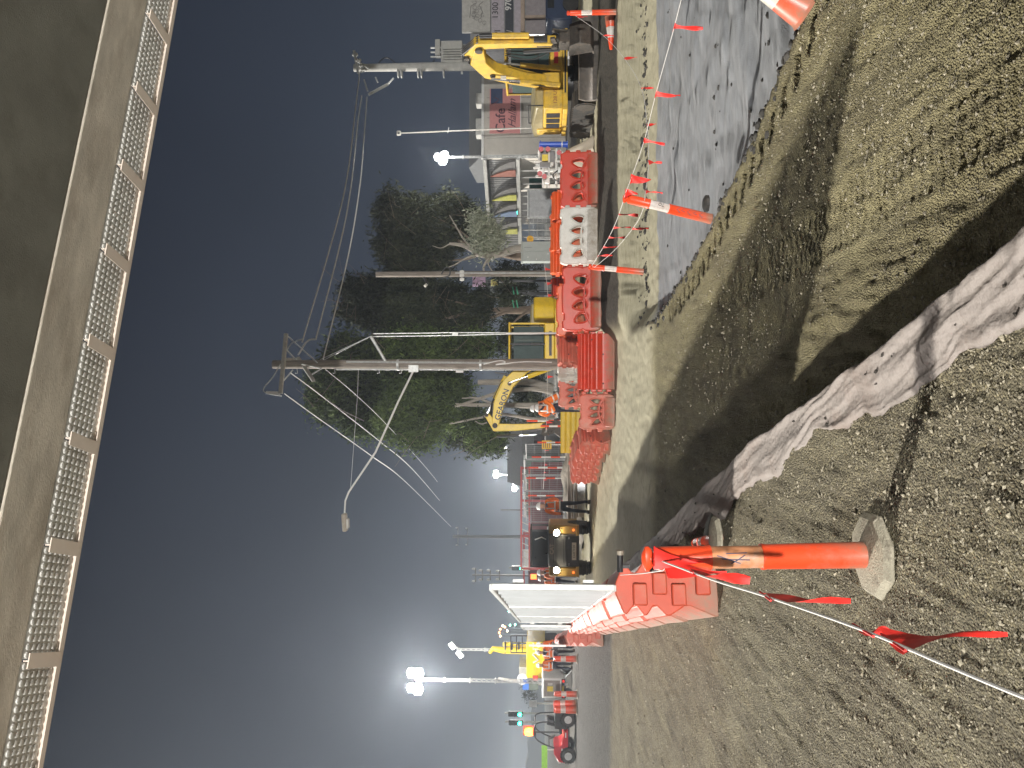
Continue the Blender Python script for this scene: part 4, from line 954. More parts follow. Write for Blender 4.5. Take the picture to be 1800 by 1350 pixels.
MB().box(loc1(727, 648, -.18), (.24, .12, .34)).build('arm_clamp', galv, p1)
MB().cyl(loc1(609, 636, -.16), loc1(860, 638, -.19), .035, n=8).build('conduit', galv, p1)
MB().cyl(loc1(590, 649, -.12), loc1(970, 650, -.19), .025, n=8).build('conduit', galv, p1)
MB().tube(bez([loc1(850, 640, -.22), loc1(878, 634, -.24), loc1(888, 637, -.24), loc1(872, 641, -.24), loc1(920, 636, -.22), loc1(970, 637, -.22)], 6), .018).build('cable', white, p1)
for x in (522, 588, 666, 705): MB().tube([loc1(x, 648, -.05), loc1(x + 1, 656, -.05), loc1(x - 3, 656, -.05)], .012).build('step_peg', galv, p1)
for x in (845, 700): MB().lathe([(.205, -.04), (.205, .04)], 18, loc1(x, 641.5)).build('pole_band', galv, p1)
MB().box(loc1(808, 653, -.1), (.08, .1, .26)).build('junction_box', white, p1)
# strut and twin stay
t = thing('stay_mast', 'galvanised sidewalk stay with twin stay wires right of the main pole', 'stay', at(0, 588, 26.8)); Bs = Vector(t.location)
MB().cyl(P(652, 591, 26.8) - Bs, P(679, 638, 26.9) - Bs, .055, n=10).build('strut', galv, t)
for k, dy in enumerate((-2.5, 2.5)):
    MB().tube([P(656, 589 + dy, 26.8) - Bs, P(800, 587 + dy, 26.8) - Bs, P(895, 586 + dy*.4, 26.8) - Bs], .016).build('stay_wire', galv, t)
    MB().cyl(P(652, 591, 26.8) - Bs, P(563, 632 + k*4, 27) - Bs, .014, n=6).build('stay_wire', galv, t)
MB().cyl(P(890, 586, 26.8) - Bs, (0, 0, 0), .035, n=8).build('stay_guard', white, t)
MB().box(P(800, 587, 26.75) - Bs, (.12, .06, .2)).build('stay_insulator', galv, t)
# lamp-less pole
p2, B2, H2 = pole('plain weathered timber pole standing behind the grey cabinet', 0, 486, 32, 661, .13, .115)
def loc2(x, y, dd=0): return P(x, y, 32 + dd) - B2
MB().cyl(loc2(800, 480, -.1), loc2(968, 480, -.1), .045, n=8).build('conduit', galv, p2)
MB().tube(bez([loc2(776, 482, -.15), loc2(782, 472, -.15), loc2(790, 472, -.15), loc2(790, 484, -.15), loc2(778, 488, -.15)], 6), .03).build('cable_loop', blkm, p2)
MB().cyl(loc2(745, 487, -.2), loc2(752, 500, -.2), .05, n=8).build('camera', blkm, p2); MB().cyl(loc2(750, 500, -.2), loc2(747, 503, -.3), .06, n=8).build('small_lamp', whitep, p2)
for y in (478, 484, 491): MB().lathe([(.06, -.09), (.08, 0), (.06, .09)], 8, loc2(812, y, -.15)).build('insulator', white, p2)
# transformer pole
p3, B3, H3 = pole('concrete power pole with transformer behind the big excavator', 0, 129, 34, 622, .23, .16, greyc)
def loc3(x, y, dd=0): return P(x, y, 34 + dd) - B3
MB().bar(loc3(622, 88, -.6), loc3(630, 130, -.2), .09, .10).build('crossarm', galv, p3); MB().bar(loc3(648, 166, -.5), loc3(682, 148, -.1), .09).build('crossarm', galv, p3); MB().bar(loc3(634, 127, -.2), loc3(650, 118, -.3), .08).build('crossarm', galv, p3)
for (x, y) in ((624, 96), (630, 106), (636, 115), (640, 122)): MB().lathe([(.05, -.12), (.09, -.06), (.05, 0), (.09, .06), (.05, .12)], 8, loc3(x, y, -.45)).build('insulator', galv, p3)
for a, b in (((640, 140), (646, 160)), ((660, 136), (664, 145)), ((682, 148), (692, 137)), ((626, 106), (648, 120))): MB().bar(loc3(*a, -.3), loc3(*b, -.35), .06).build('brace', galv, p3)
MB().box(loc3(795, 95, .1), (.95, .6, .95)).build('transformer', greyc, p3, .03)
for k in range(5): MB().box(loc3(795, 86 + 4.5*k, -.26), (.03, .12, .8)).build('cooling_fin', greyc, p3)
MB().box(loc3(770, 86, 0), (.7, .4, .22)).build('switch_box', greyc, p3, .02)
for y in (84, 92, 100): MB().cyl(loc3(776, y, -.1), loc3(757, y, -.1), .04, n=8).build('bushing', galv, p3)
MB().bar(loc3(808, 80, .3), loc3(812, 130, .3), .08).build('platform', galv, p3)
MB().tube(bez([loc3(660, 118), loc3(672, 104), loc3(682, 102), loc3(694, 110), loc3(700, 118), loc3(750, 120), loc3(764, 105)], 5), .025).build('cable', blkm, p3)
for x in (700, 706, 735, 741, 780): MB().lathe([(.205, -.02), (.205, .02)], 16, loc3(x, 129)).build('pole_band', galv, p3)
# slim camera mast
t = thing('camera_mast', 'slim pale mast with a small square camera in front of the cafe wall', 'mast', at(0, 234, 43)); Bc = Vector(t.location)
MB().cyl((0, 0, 0), P(704, 234, 43) - Bc, .05, .035, 8).build('shaft', whitep, t)
o = MB().box(P(701, 234, 43) - Bc, (.24, .2, .24)).build('camera_housing', whitep, t, .04); MB().box(P(701, 234, 42.88) - Bc, (.09, .02, .09)).build('lens', blkm, t)
MB().bar(P(787, 234, 43) - Bc, P(789, 224, 43) - Bc, .04).build('bracket', white, t)
def wire(lab, pts, r=.024, grp='overhead power lines'):
    o = MB().tube(bez(pts, 12), r, 5).build('power_line', mat('wire_grey', (.62, .62, .60), .5, nz=.1), None); tag(o, lab, 'power line', grp); return o
wire('uppermost conductor from the main pole toward the transformer pole', [P(531, 602, 26.5), P(590, 400, 27.6), P(612, 300, 29.4), P(624, 200, 31.7), P(632, 130, 33.6)])
wire('middle conductor between the two big poles', [P(555, 597, 26.5), P(600, 420, 27.8), P(618, 320, 29.4), P(629, 215, 31.7), P(636, 168, 33.6)])
wire('lowest conductor between the two big poles', [P(568, 632, 26.6), P(612, 450, 27.8), P(632, 330, 29.4), P(640, 240, 31.7), P(645, 170, 33.6)])
wire('dead end fitting line on the main pole top', [P(524, 624, 26.5), P(540, 600, 26.5), P(556, 596, 26.5)], .03)
wire('conductor running down left from the top crossarm to the far pole', [P(500, 692, 26.4), P(560, 735.5, 29), P(651, 800, 36), P(715, 849, 58), P(782, 915, 105), P(793, 926, 117)], .017)
wire('second conductor toward the far pole on the left', [P(510, 655, 26.6), P(560, 692, 28.5), P(667, 775.5, 35), P(727, 827, 55), P(773, 880, 95)], .017)
wire('third thin conductor toward the far pole passing the lamp arm', [P(572, 649, 26.8), P(627, 695.5, 29), P(684, 751, 33.5), P(747, 820, 55), P(769, 847, 75)], .011)
wire('thin cable from the main pole to the end of the lamp arm', [P(630, 651, 26.8), P(628, 700, 27), P(622, 780, 27), P(616, 862, 26.4)], .007)

def farpole(lab, y, d, xt, arms, r=.12):
    b = at(0, y, d); t = thing('utility_pole', lab, 'pole', b, group='far power poles'); h = P(xt, y, d).z - b.z
    MB().cyl((0, 0, 0), (0, 0, h), r, r*.75, 8).build('shaft', mat('far_pole', (.14, .13, .12)), t)
    for x, dy in arms:
        z = P(x, y, d).z - b.z; w_ = dy/1350*d; MB().box((0, 0, z), (2*w_, .12, .12)).build('crossarm', mat('far_pole', (.14, .13, .12)), t)
        for s_ in (-1, 1): MB().lathe([(.08, 0), (.14, .1), (.08, .3)], 6, (s_*w_*.9, 0, z + .06)).build('insulator', greyc, t)
farpole('far pole with two wide crossarms above the loader', 937, 118, 796, [(805, 17), (822, 16)], .3)
farpole('far pole with short crossarms left of the loader behind the hoarding', 1003, 75, 830, [(836, 12), (848, 9), (862, 9), (878, 8)])
farpole('thin far mast behind the walking worker', 891, 70, 880, [], .07)
for y, x in ((1060, 940), (1187, 884),):
    pass
# street signs pole by trailer
t = thing('sign_post', 'pale post with round sign and blue arrow sign behind the trailer', 'sign', at(0, 1193, 44)); Bq = Vector(t.location)
MB().cyl((0, 0, 0), P(876, 1193, 44) - Bq, .1, .08, 10).build('post', whitep, t)
MB().cyl(P(918, 1194, 43.8) - Bq, P(918, 1194, 43.75) - Bq, .30, n=20).build('round_sign', white, t)
MB().box(P(924, 1203, 43.7) - Bq, (.6, .04, .35)).build('blue_sign', mat('sign_blue', (.05, .15, .5)), t)
MB().box(P(938, 1205, 43.7) - Bq, (.5, .04, .55)).build('panel_sign', mat('sign_dark', (.12, .14, .11)), t)
MB().box(P(941, 1192, 43.6) - Bq, (.3, .04, .3)).build('red_sign', mat('plate_red', (.55, .05, .04)), t)

# traffic lights
def traffic(lab, x, y, d, col=(0.02, 1, .45), s=25):
    b = at(0, y, d); t = thing('traffic_light', lab, 'traffic light', b, group='lit traffic signals'); z = P(x, y, d).z - b.z
    MB().cyl((0, 0, 0), (0, 0, z + 1.0), .07, n=8).build('post', greyc, t)
    MB().box((0, -.1, z + .25), (.34, .22, 1.0)).build('signal_head', blkm, t, .03)
    for k in range(3): 
        MB().cyl((0, -.22, z + .3*k - .03), (0, -.26, z + .3*k - .03), .12, n=14).build('lens', emit('lamp_%g' % col[0], col, s) if k == 0 else blkm, t)
        MB().tube([(-.13, -.3, z + .3*k), (-.1, -.3, z + .3*k + .1), (.1, -.3, z + .3*k + .1), (.13, -.3, z + .3*k)], .02, 4).build('visor', blkm, t)
traffic('green traffic light, the right one of the pair behind the red buggy', 913, 1239, 52)
traffic('green traffic light, the left one of the pair behind the red buggy', 913, 1254, 54)
traffic('green traffic light seen between the loader and the hoarding', 916, 990, 62)
t = thing('amber_beacon', 'glowing amber beacon on a post behind the red buggy', 'beacon', at(0, 1271, 45)); z = P(930, 1271, 45).z - t.location.z
MB().cyl((0, 0, 0), (0, 0, z - .2), .05, n=8).build('post', blkm, t); MB().lathe([(.2, z - .2), (.22, z), (.18, z + .2), (.05, z + .28)], 14).build('lens', emit('amber', (1, .30, .02), 14), t)
MB().box((0, .2, z), (.55, .05, .7)).build('backboard', mat('board_red', (.35, .05, .03)), t)
t = thing('warning_lamp', 'small red and amber warning lamp beside the worker near the hoarding', 'warning lamp', at(0, 1005, 37)); z = P(938, 1005, 37).z - t.location.z
MB().cyl((0, 0, 0), (0, 0, z), .03, n=6).build('post', blkm, t); MB().box((0, 0, z), (.22, .1, .28)).build('lens', emit('red_amber', (1, .12, .02), 4), t)
# distant town lights as small lamps on posts
rs = random.Random(12)
cols = [(1, .85, .6), (1, .35, .12), (1, .6, .3), (.3, 1, .8)]
for k, (x, y) in enumerate([(895, 1057), (897, 1062), (900, 1068), (895, 1075), (884, 1100), (880, 1106), (888, 1102), (897, 1099), (892, 1109), (878, 1112), (880, 1118), (906, 1098)]):
    c = P(x, y, 160); b = Vector((c.x, c.y, .05)); t = thing('distant_lamp', ['white', 'orange', 'amber', 'teal'][k % 4] + ' distant street lamp dot above the hoarding top, number %s from the right' % ['one', 'two', 'three', 'four', 'five', 'six', 'seven', 'eight', 'nine', 'ten', 'eleven', 'twelve'][k], 'street lamp', b, group='distant town lamps')
    MB().cyl((0, 0, 0), (0, 0, c.z), .08, n=5).build('post', mat('far_pole', (.14, .13, .12)), t)
    MB().lathe([(.05, -.2), (.26, 0), (.05, .2)], 8, (0, 0, c.z)).build('lamp', emit('dot%d' % (k % 4), cols[k % 4], 9), t)

# ------------------------------------------------------------------ trees
def leafmat(name, a, b):
    if name in MATS: return MATS[name]
    m = bpy.data.materials.new(name); m.use_nodes = True; n = m.node_tree; p = n.nodes['Principled BSDF']; L = n.links.new
    at_ = n.nodes.new('ShaderNodeAttribute'); at_.attribute_name = 'tint'; x = n.nodes.new('ShaderNodeMix'); x.data_type = 'RGBA'
    L(at_.outputs['Fac'], x.inputs['Factor']); x.inputs[6].default_value = tuple(a) + (1,); x.inputs[7].default_value = tuple(b) + (1,)
    L(x.outputs[2], p.inputs['Base Color']); p.inputs['Roughness'].default_value = .9; p.inputs['Specular IOR Level'].default_value = .2; MATS[name] = m; return m
def crown(parent, blobs, d, dens, lm, origin, seed, size=.17, dz=1.0):
    dens *= 2.1; size *= 1.03
    rs = np.random.RandomState(seed); V = []; T = []
    for bi, (x, y, rx, ry) in enumerate(blobs):
        c = np.array(P(x, y, d + rs.uniform(-.8, .8) + dz*(bi % 3 - 1))); k = d/1350.; R3 = np.array([ry*k, (rx + ry)/2*k*.9, rx*k])
        nc = max(6, int(dens*rx*ry/30)); 
        cc = rs.randn(nc, 3); cc /= np.linalg.norm(cc, axis=1)[:, None]; cc *= (rs.rand(nc, 1)**.45)
        cs = .24 + .40*rs.rand(nc); nl = 42
        tint = np.repeat(np.clip(rs.rand(nc)*.7 + .15*rs.randn(nc) + .1, 0, 1), nl)
        off = rs.randn(nc, nl, 3)*cs[:, None, None]*np.array([.62, .62, .5])
        pos = (c + cc*R3)[:, None, :] + off; pos = pos.reshape(-1, 3); n = len(pos)
        a = rs.randn(n, 3); a /= np.linalg.norm(a, axis=1)[:, None]; a[:, 2] -= .5; b = np.cross(a, rs.randn(n, 3)); b /= np.linalg.norm(b, axis=1)[:, None]
        s = size*(.6 + .8*rs.rand(n, 1)); w = s*.32
        q = np.stack([pos - a*s*.5, pos + b*w*.5, pos + a*s*.5, pos - b*w*.5], 1); V.append(q.reshape(-1, 3)); T.append(np.clip(tint + rs.randn(n)*.12, 0, 1))
    V = np.concatenate(V) - np.array(origin); T = np.concatenate(T); nq = len(T)
    me = bpy.data.meshes.new('crown'); me.vertices.add(nq*4); me.vertices.foreach_set('co', V.ravel().astype(np.float32))
    me.loops.add(nq*4); me.loops.foreach_set('vertex_index', np.arange(nq*4)); me.polygons.add(nq)
    me.polygons.foreach_set('loop_start', np.arange(0, nq*4, 4)); me.polygons.foreach_set('loop_total', np.full(nq, 4)); me.update()
    at_ = me.attributes.new('tint', 'FLOAT', 'POINT'); at_.data.foreach_set('value', np.repeat(T, 4).astype(np.float32))
    me.materials.append(lm); return link('crown', me, parent)
bark = mat('pale_bark', (.42, .38, .33), .8, nz=.3, ns=3, stretch=(5, 5, .8), bump=.5, bs=18)
bark2 = mat('brown_bark', (.20, .15, .11), .85, nz=.35, ns=4, stretch=(5, 5, .8), bump=.7, bs=18)
def limbs(parent, d, lst, o, m=bark):
    mb = MB()
    for pts, r0, r1 in lst:
        q = [P(p[0], p[1], d + (p[2] if len(p) > 2 else 0)) - o for p in pts]; q = bez(q, 5) if len(q) > 2 else q; n = len(q)
        mb.tube(q, [r0 + (r1 - r0)*i/(n - 1) for i in range(n)], 9)
    return mb.build('limb' if len(lst) > 1 else 'trunk', m, parent)
def twigs(parent, o, d, boxes, n, m, seed, r=.018):
    rs = random.Random(seed); mb = MB()
    for i in range(n):
        x, y, rx, ry = rs.choice(boxes); a = P(x + rs.uniform(-rx, rx)*.8, y + rs.uniform(-ry, ry)*.8, d - rs.uniform(0, 1.6)) - o
        L = rs.uniform(.7, 2.0); dr = Vector((rs.uniform(-1, 1), rs.uniform(-.5, .5), rs.uniform(-.2, 1))).normalized(); b = a + dr*L*.5 + Vector((rs.uniform(-.15, .15), 0, .1)); c = a + dr*L + Vector((rs.uniform(-.3, .3), 0, .15))
        mb.tube([a, b, c], [r, r*.8, r*.3], 4); mb.tube([b, b + Vector((rs.uniform(-.5, .5), 0, rs.uniform(.1, .6)))], [r*.6, r*.2], 3)
    mb.build('twigs', m, parent)['kind'] = 'stuff'
gl1 = leafmat('leaf_olive', (.012, .016, .010), (.085, .092, .05)); gl2 = leafmat('leaf_green', (.012, .022, .008), (.15, .21, .06)); gl3 = leafmat('leaf_dark', (.012, .018, .009), (.075, .085, .045))
glp = leafmat('leaf_pale', (.22, .25, .17), (.5, .52, .42))
# tree behind the cafe end
o = at(0, 452, 43); tA = thing('gum_tree', 'rounded dark gum tree standing against the cafe awnings', 'tree', o)
bA = [(690, 370, 30, 28), (690, 425, 34, 42), (740, 375, 40, 34), (750, 430, 48, 45), (795, 365, 34, 24), (800, 405, 38, 34), (710, 460, 36, 28), (760, 462, 40, 18), (830, 380, 16, 16), (720, 400, 40, 45)]
crown(tA, bA, 43, 1.5, gl1, o, 1, .22); limbs(tA, 43, [([(975, 455), (905, 450), (860, 440)], .26, .18)], o, bark2)
limbs(tA, 42.6, [([(860, 440), (810, 425), (770, 405)], .13, .03), ([(860, 440), (820, 455), (780, 458)], .1, .03), ([(850, 440), (800, 400), (760, 380)], .07, .02)], o, bark2); twigs(tA, o, 42, bA, 22, bark2, 1, .012)
# lopped tree
o = at(0, 430, 34); tB = thing('lopped_tree', 'pale lopped tree trunk with bare cut limbs rising behind the grey cabinet', 'tree', o)
limbs(tB, 34, [([(975, 432), (916, 436), (880, 446), (855, 448), (838, 445)], .19, .15)], o)
limbs(tB, 34, [([(845, 447), (828, 438), (812, 431), (790, 428)], .14, .06), ([(850, 446), (836, 442), (815, 432), (800, 430)], .09, .04), ([(834, 441), (815, 420), (800, 395), (790, 378)], .05, .02), ([(862, 449), (850, 470), (855, 485)], .07, .03), ([(840, 447), (820, 453), (800, 465), (782, 472)], .045, .015), ([(790, 429), (775, 436), (760, 432)], .03, .012), ([(868, 449), (858, 462), (866, 478)], .045, .02)], o)
crown(tB, [(845, 392, 12, 12), (852, 402, 12, 10), (838, 398, 9, 8), (860, 415, 16, 16), (848, 425, 14, 14), (872, 420, 12, 12)], 33.6, 1.9, glp, o, 5, .16)
# big eucalypts on the left and middle
o = at(0, 535, 41); tC = thing('gum_tree', 'tall shadowy gum tree behind the plain timber pole', 'tree', o)
bC = [(625, 510, 24, 22), (620, 545, 30, 24), (665, 505, 36, 22), (660, 550, 40, 32), (705, 520, 36, 32), (745, 510, 38, 26), (740, 560, 40, 34), (790, 525, 40, 30), (800, 570, 36, 26), (835, 560, 28, 22), (850, 530, 22, 16), (890, 520, 20, 18), (700, 580, 40, 20)]
crown(tC, bC, 41, 1.4, gl3, o, 2, .22); limbs(tC, 41, [([(972, 538), (925, 545), (870, 546), (825, 548)], .26, .12)], o, bark2)
limbs(tC, 40.6, [([(825, 548), (780, 560), (730, 555)], .10, .03), ([(900, 545), (860, 560), (830, 575)], .10, .04), ([(930, 545), (910, 560), (895, 575)], .08, .03), ([(850, 546), (800, 530), (760, 520)], .07, .02)], o, bark2); twigs(tC, o, 40, bC, 26, bark2, 2, .012)
o = at(0, 690, 38.5); tD = thing('gum_tree', 'largest green gum tree with pale trunks behind the main pole', 'tree', o)
bD = [(590, 660, 34, 40), (575, 700, 30, 38), (615, 700, 40, 46), (610, 620, 32, 30), (650, 640, 44, 40), (660, 700, 46, 48), (640, 745, 36, 24), (700, 620, 40, 40), (710, 680, 46, 50), (705, 740, 40, 36), (750, 610, 36, 34), (760, 670, 44, 46), (770, 730, 38, 38), (800, 620, 34, 30), (805, 690, 30, 36), (830, 740, 28, 30), (850, 770, 26, 20), (845, 610, 26, 24), (740, 770, 30, 14), (870, 765, 14, 14), (562, 680, 20, 30), (780, 655, 30, 30)]
crown(tD, bD, 38.5, 1.5, gl2, o, 3, .21)
for i, (pts, r0, r1) in enumerate([([(972, 683), (930, 672), (880, 672), (840, 672)], .20, .13), ([(972, 690), (935, 684), (880, 690), (840, 702), (800, 715)], .13, .06), ([(975, 712), (932, 713), (880, 712), (840, 712), (800, 711)], .17, .07), ([(975, 735), (940, 737), (880, 728), (840, 735), (790, 745)], .10, .04)]):
    limbs(tD, 37.4, [(pts, r0, r1)], o)
limbs(tD, 37.2, [([(870, 712), (840, 700), (812, 700)], .06, .03), ([(930, 672), (900, 660), (870, 655)], .05, .02), ([(900, 690), (880, 720), (860, 722)], .03, .015), ([(880, 728), (850, 745), (835, 740)], .04, .02), ([(640, 740), (600, 720), (575, 700)], .03, .01)], o); twigs(tD, o, 36.6, bD, 22, bark2, 3, .014)
o = at(0, 760, 44); tE = thing('gum_tree', 'drooping dark tree edge left of the big green gum', 'tree', o)
crown(tE, [(860, 765, 24, 22), (840, 780, 24, 14), (875, 782, 16, 12), (810, 760, 30, 22), (885, 755, 10, 12)], 44, 1.4, gl3, o, 7, .22); limbs(tE, 44, [([(965, 752), (920, 750), (870, 760)], .16, .07)], o, bark2)
for k, (x, y, rx, ry, d, lb) in enumerate([(905, 600, 40, 60, 46, 'low dark bush mass behind the middle excavator'), (925, 690, 34, 60, 47, 'low dark shrubs behind the pale gum trunks'), (900, 500, 50, 40, 50, 'dark shrubs in front of the grey lettered sign'), (925, 1218, 14, 22, 90, 'small far tree behind the traffic signals')]):
    o = at(0, y, d); t = thing('shrub', lb, 'shrub', o); crown(t, [(x + 5, y - ry*.5, rx*.8, ry*.5), (x, y, rx, ry*.55), (x + 8, y + ry*.5, rx*.7, ry*.5)], d, .75, gl3, o, 20 + k, .22); MB().cyl((0, 0, 0), (0, 0, 1.2), .08, n=6).build('stem', bark2, t)

# ------------------------------------------------------------------ cafe building
def wall_frame(a, b):            # frame along a wall running from a to b (world xy), front toward the camera
    return math.atan2((b - a).y, (b - a).x), (b - a).length
pk = mat('sign_pink', (.62, .27, .26), .6, nz=.05); tb = thing('cafe_building', 'beige walled building with pink cafe sign and curved awning fins', 'building', (0, 0, 0))
c0 = P(960, 275, 45); c0.z = 0; c1 = P(960, 62, 45.5); c1.z = 0
a, L = wall_frame(c0, c1); bt = bpy.data.objects.new('cafe_wing', None); C.objects.link(bt); bt.parent = tb; bt.location = c0; bt.rotation_euler = (0, 0, a)
zt = P(849, 200, 45).z
MB().box((L/2, 4.2, zt/2), (L, 8, zt)).build('wall', beige, bt, .03)
MB().box((L/2, .17, zt + .04), (L + .1, .16, .14)).build('parapet_cap', white, bt); MB().box((.10, .14, zt/2 - .1), (.14, .1, zt - .3)).build('corner_trim', white, bt)
for k in range(1, 6): MB().box((L*k/6, .193, zt/2), (.02, .012, zt - .4)).build('wall_joint', mat('joint_grey', (.2, .19, .17)), bt)
s0 = (675 - 231)/1350*45 - c0.x; sx0 = c0.x
x1s = (675 - 231)/1350*45 - sx0; x2s = (675 - 150)/1350*45 - sx0; zlo = P(915, 200, 45).z; zhi = P(860, 200, 45).z
so = MB().box(((x1s + x2s)/2, .15, (zlo + zhi)/2), (x2s - x1s, .06, zhi - zlo)).build('sign_board', pk, bt)
MB().box(((x1s + x2s)/2, .11, zlo), (x2s - x1s + .06, .05, .05)).build('sign_edge', white, bt)
MB().box((x2s - .45, .113, zhi - .42), (.9, .02, .7)).build('sign_picture', mat('sign_navy', (.05, .07, .14)), bt)
dkt = mat('sign_lettering', (.12, .05, .07), .6)
def wy(y): return (675 - y)/1350*45 - sx0
text('Cafe', .80, dkt, bt, (wy(208), .105, P(880, 208, 45).z), bold=.01)
text('Hallam', .62, dkt, bt, (wy(196), .105, P(900, 196, 45).z), shear=.45)
MB().tube([(wy(215), .105, P(905, 215, 45).z), (wy(196), .105, P(907, 190, 45).z), (wy(180), .105, P(905, 180, 45).z)], .012, 5).build('lettering_flourish', dkt, bt)
MB().tube([(wy(178), .10, zhi - .1), (wy(176), .10, zhi - .35), (wy(170), .10, zhi - .55), (wy(166), .10, zhi - .3)], .03, 6).build('tap_drawing', dkt, bt)
for (y, x) in ((160, 846), (207, 847), (217, 847)): MB().box((wy(y), 1.0, zt + .25), (.7, .7, .5)).build('roof_unit', greyc, bt, .04)
MB().prism([(3, zt), (9, zt), (9, zt + 1.1), (6, zt + 1.4)], 0, 1.5, L + 1).build('roof', dkroof, bt)
# awning wing
d0 = P(960, 275, 45.3); d0.z = 0; d1 = P(960, 450, 52); d1.z = 0
a2, L2_ = wall_frame(d1, d0); wt = bpy.data.objects.new('awning_wing', None); C.objects.link(wt); wt.parent = tb; wt.location = d1; wt.rotation_euler = (0, 0, a2)
zt2 = P(856, 300, 46).z; zb2 = P(911, 300, 46).z
def wx(y):     # position along the wing for a photo column
    best = 0
    for k in range(200):
        q = d1.lerp(d0, k/199)
        if abs(675 - 1350*q.x/q.y - y) < abs(675 - 1350*d1.lerp(d0, best).x/d1.lerp(d0, best).y - y): best = k/199
    return best*L2_
m_ = MB()
for k in range(int(L2_/.16)): m_.box((.08 + .16*k, -.02, (zt2 + zb2)/2), (.07, .05, zt2 - zb2 - .3))
tag(m_.build('cladding_ribs', mat('clad_rib', (.27, .27, .27)), wt), kind='stuff')
MB().box((L2_/2, .12, (zt2 + zb2)/2), (L2_, .2, zt2 - zb2)).build('cladding', clad, wt)
MB().box((L2_/2, -.1, zt2 + .08), (L2_ + .1, .5, .22)).build('fascia', greyc, wt, .02); MB().box((L2_/2, -.12, zb2), (L2_ + .1, .4, .24)).build('verandah_beam', greyc, wt, .02)
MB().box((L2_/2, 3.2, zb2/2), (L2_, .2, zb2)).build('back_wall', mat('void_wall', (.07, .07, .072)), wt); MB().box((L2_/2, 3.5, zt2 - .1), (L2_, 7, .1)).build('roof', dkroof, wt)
for k, (y, cm) in enumerate(((300, (.27, .10, .07)), (342, (.46, .46, .10)), (371, (.16, .22, .34)), (401, (.46, .46, .12)))):
    x = wx(y + 2); h = zt2 - zb2 - .35; w_ = 1.05 if k == 0 else .95
    prof = [(0 + x, zb2 + .15), (x + w_, zb2 + .15), (x + w_*.92, zb2 + .15 + h*.25), (x + w_*.72, zb2 + .15 + h*.55), (x + w_*.42, zb2 + .15 + h*.8), (x, zb2 + .15 + h), (x + w_*.2, zb2 + .15 + h*.6)]
    fo = MB().prism(prof, 1, -.34, -.04).build('awning_fin', mat('fin_grey', (.15, .145, .14)), wt, .01)
    e = MB().prism([(x - .02, zb2 + .15), (x + w_*.42, zb2 + .15), (x + w_*.40, zb2 + .15 + h*.3), (x + w_*.2, zb2 + .15 + h*.7), (x - .02, zb2 + .15 + h)], 1, -.42, -.345).build('fin_face', mat('fin_c%d' % k, cm, .5), fo)
for k, y in enumerate((297, 309, 320, 330, 342, 355, 367, 378, 390, 402, 414, 428)):
    x = wx(y); MB().box((x, -.15, zb2/2), (.07, .07, zb2)).build('verandah_post', mat('post_grey', (.42, .42, .41)), wt)
    if k % 2: MB().box((x + .3, 3.08, 1.4), (.9, .05, 1.7)).build('shop_window', dglass, wt)
MB().box((wx(330), -.15, 1.25), (2.6, .04, .05)).build('verandah_rail', galv, wt)
z_ = P(932, 366, 49).z
MB().box((wx(341), 1.0, z_ - .4), (1.0, .05, .9)).build('green_screen', mat('screen_teal', (.03, .16, .14)), wt); MB().cyl((wx(368), -.25, z_ + .8), (wx(368), -.3, z_ + .8), .12, n=12).build('green_lamp', emit('lamp_teal', (.1, 1, .75), 4), wt)
text('Q&Q', .3, whitep, wt, (wx(383), -.22, zb2 - .5))
# roller shutter trailer and mesh gate in front
t = thing('roller_shutter_unit', 'light ribbed metal shutter unit in front of the awnings', 'shutter', at(0, 367, 38), .0); k_ = 38/1350; zz1 = P(929, 367, 38).z - t.location.z
W_ = 46*k_
MB().box((0, .1, zz1/2), (W_, .1, zz1)).build('backing', mat('shutter_back', (.22, .23, .24)), t)
for k in range(22): MB().box((-W_/2 + W_*(k + .5)/22, 0, zz1/2), (W_/22*.7, .08, zz1 - .08)).build('slat', mat('shutter_slat', (.72, .73, .74), .45), t)
for x in (-W_/2 - .03, W_/2 + .03): MB().box((x, 0, zz1/2), (.06, .14, zz1 + .05)).build('frame_post', galv, t)
MB().box((0, 0, zz1 + .03), (W_ + .1, .14, .06)).build('frame_rail', galv, t)
def mesh_fence(lab, y0, y1, d0_, d1_, xt, cat='fence', nx=16, nz=9, name='mesh_fence', col=galv, xb=None, r=.008):
    a_ = at(0, y1, d1_); b_ = at(0, y0, d0_); t = thing(name, lab, cat, a_, math.atan2(b_.y - a_.y, b_.x - a_.x), 'temporary mesh fence panels'); L = (b_.xy - a_.xy).length; h = P(xt, (y0 + y1)/2, (d0_ + d1_)/2).z - a_.z
    m = MB()
    for k in range(nx + 1): m.bar((L*k/nx, 0, .12), (L*k/nx, 0, h), r*1.4)
    for k in range(nz + 1): m.bar((0, 0, .12 + (h - .12)*k/nz), (L, 0, .12 + (h - .12)*k/nz), r*1.4)
    tag(m.build('wire_mesh', col, t), kind='stuff')
    for x in (0, L): MB().cyl((x, 0, 0), (x, 0, h + .04), .03, n=8).build('frame_post', col, t)
    for z in (.12, h): MB().cyl((0, 0, z), (L, 0, z), .025, n=8).build('frame_rail', col, t)
    return t
mesh_fence('dark square mesh gate left of the ribbed shutter unit', 390, 426, 38, 38, 930)
t = thing('round_warning_sign', 'round yellow sign on a thin stand above the grey cabinet', 'sign', at(0, 427, 33)); zc = P(932, 427, 33).z - t.location.z
MB().cyl((0, 0, 0), (0, 0, zc), .02, n=6).build('stand', galv, t); MB().cyl((0, -.02, zc), (0, -.04, zc), .15, n=24).build('disc', mat('sign_amber', (.8, .42, .02)), t); text('!', .16, blkm, t, (0, -.05, zc))
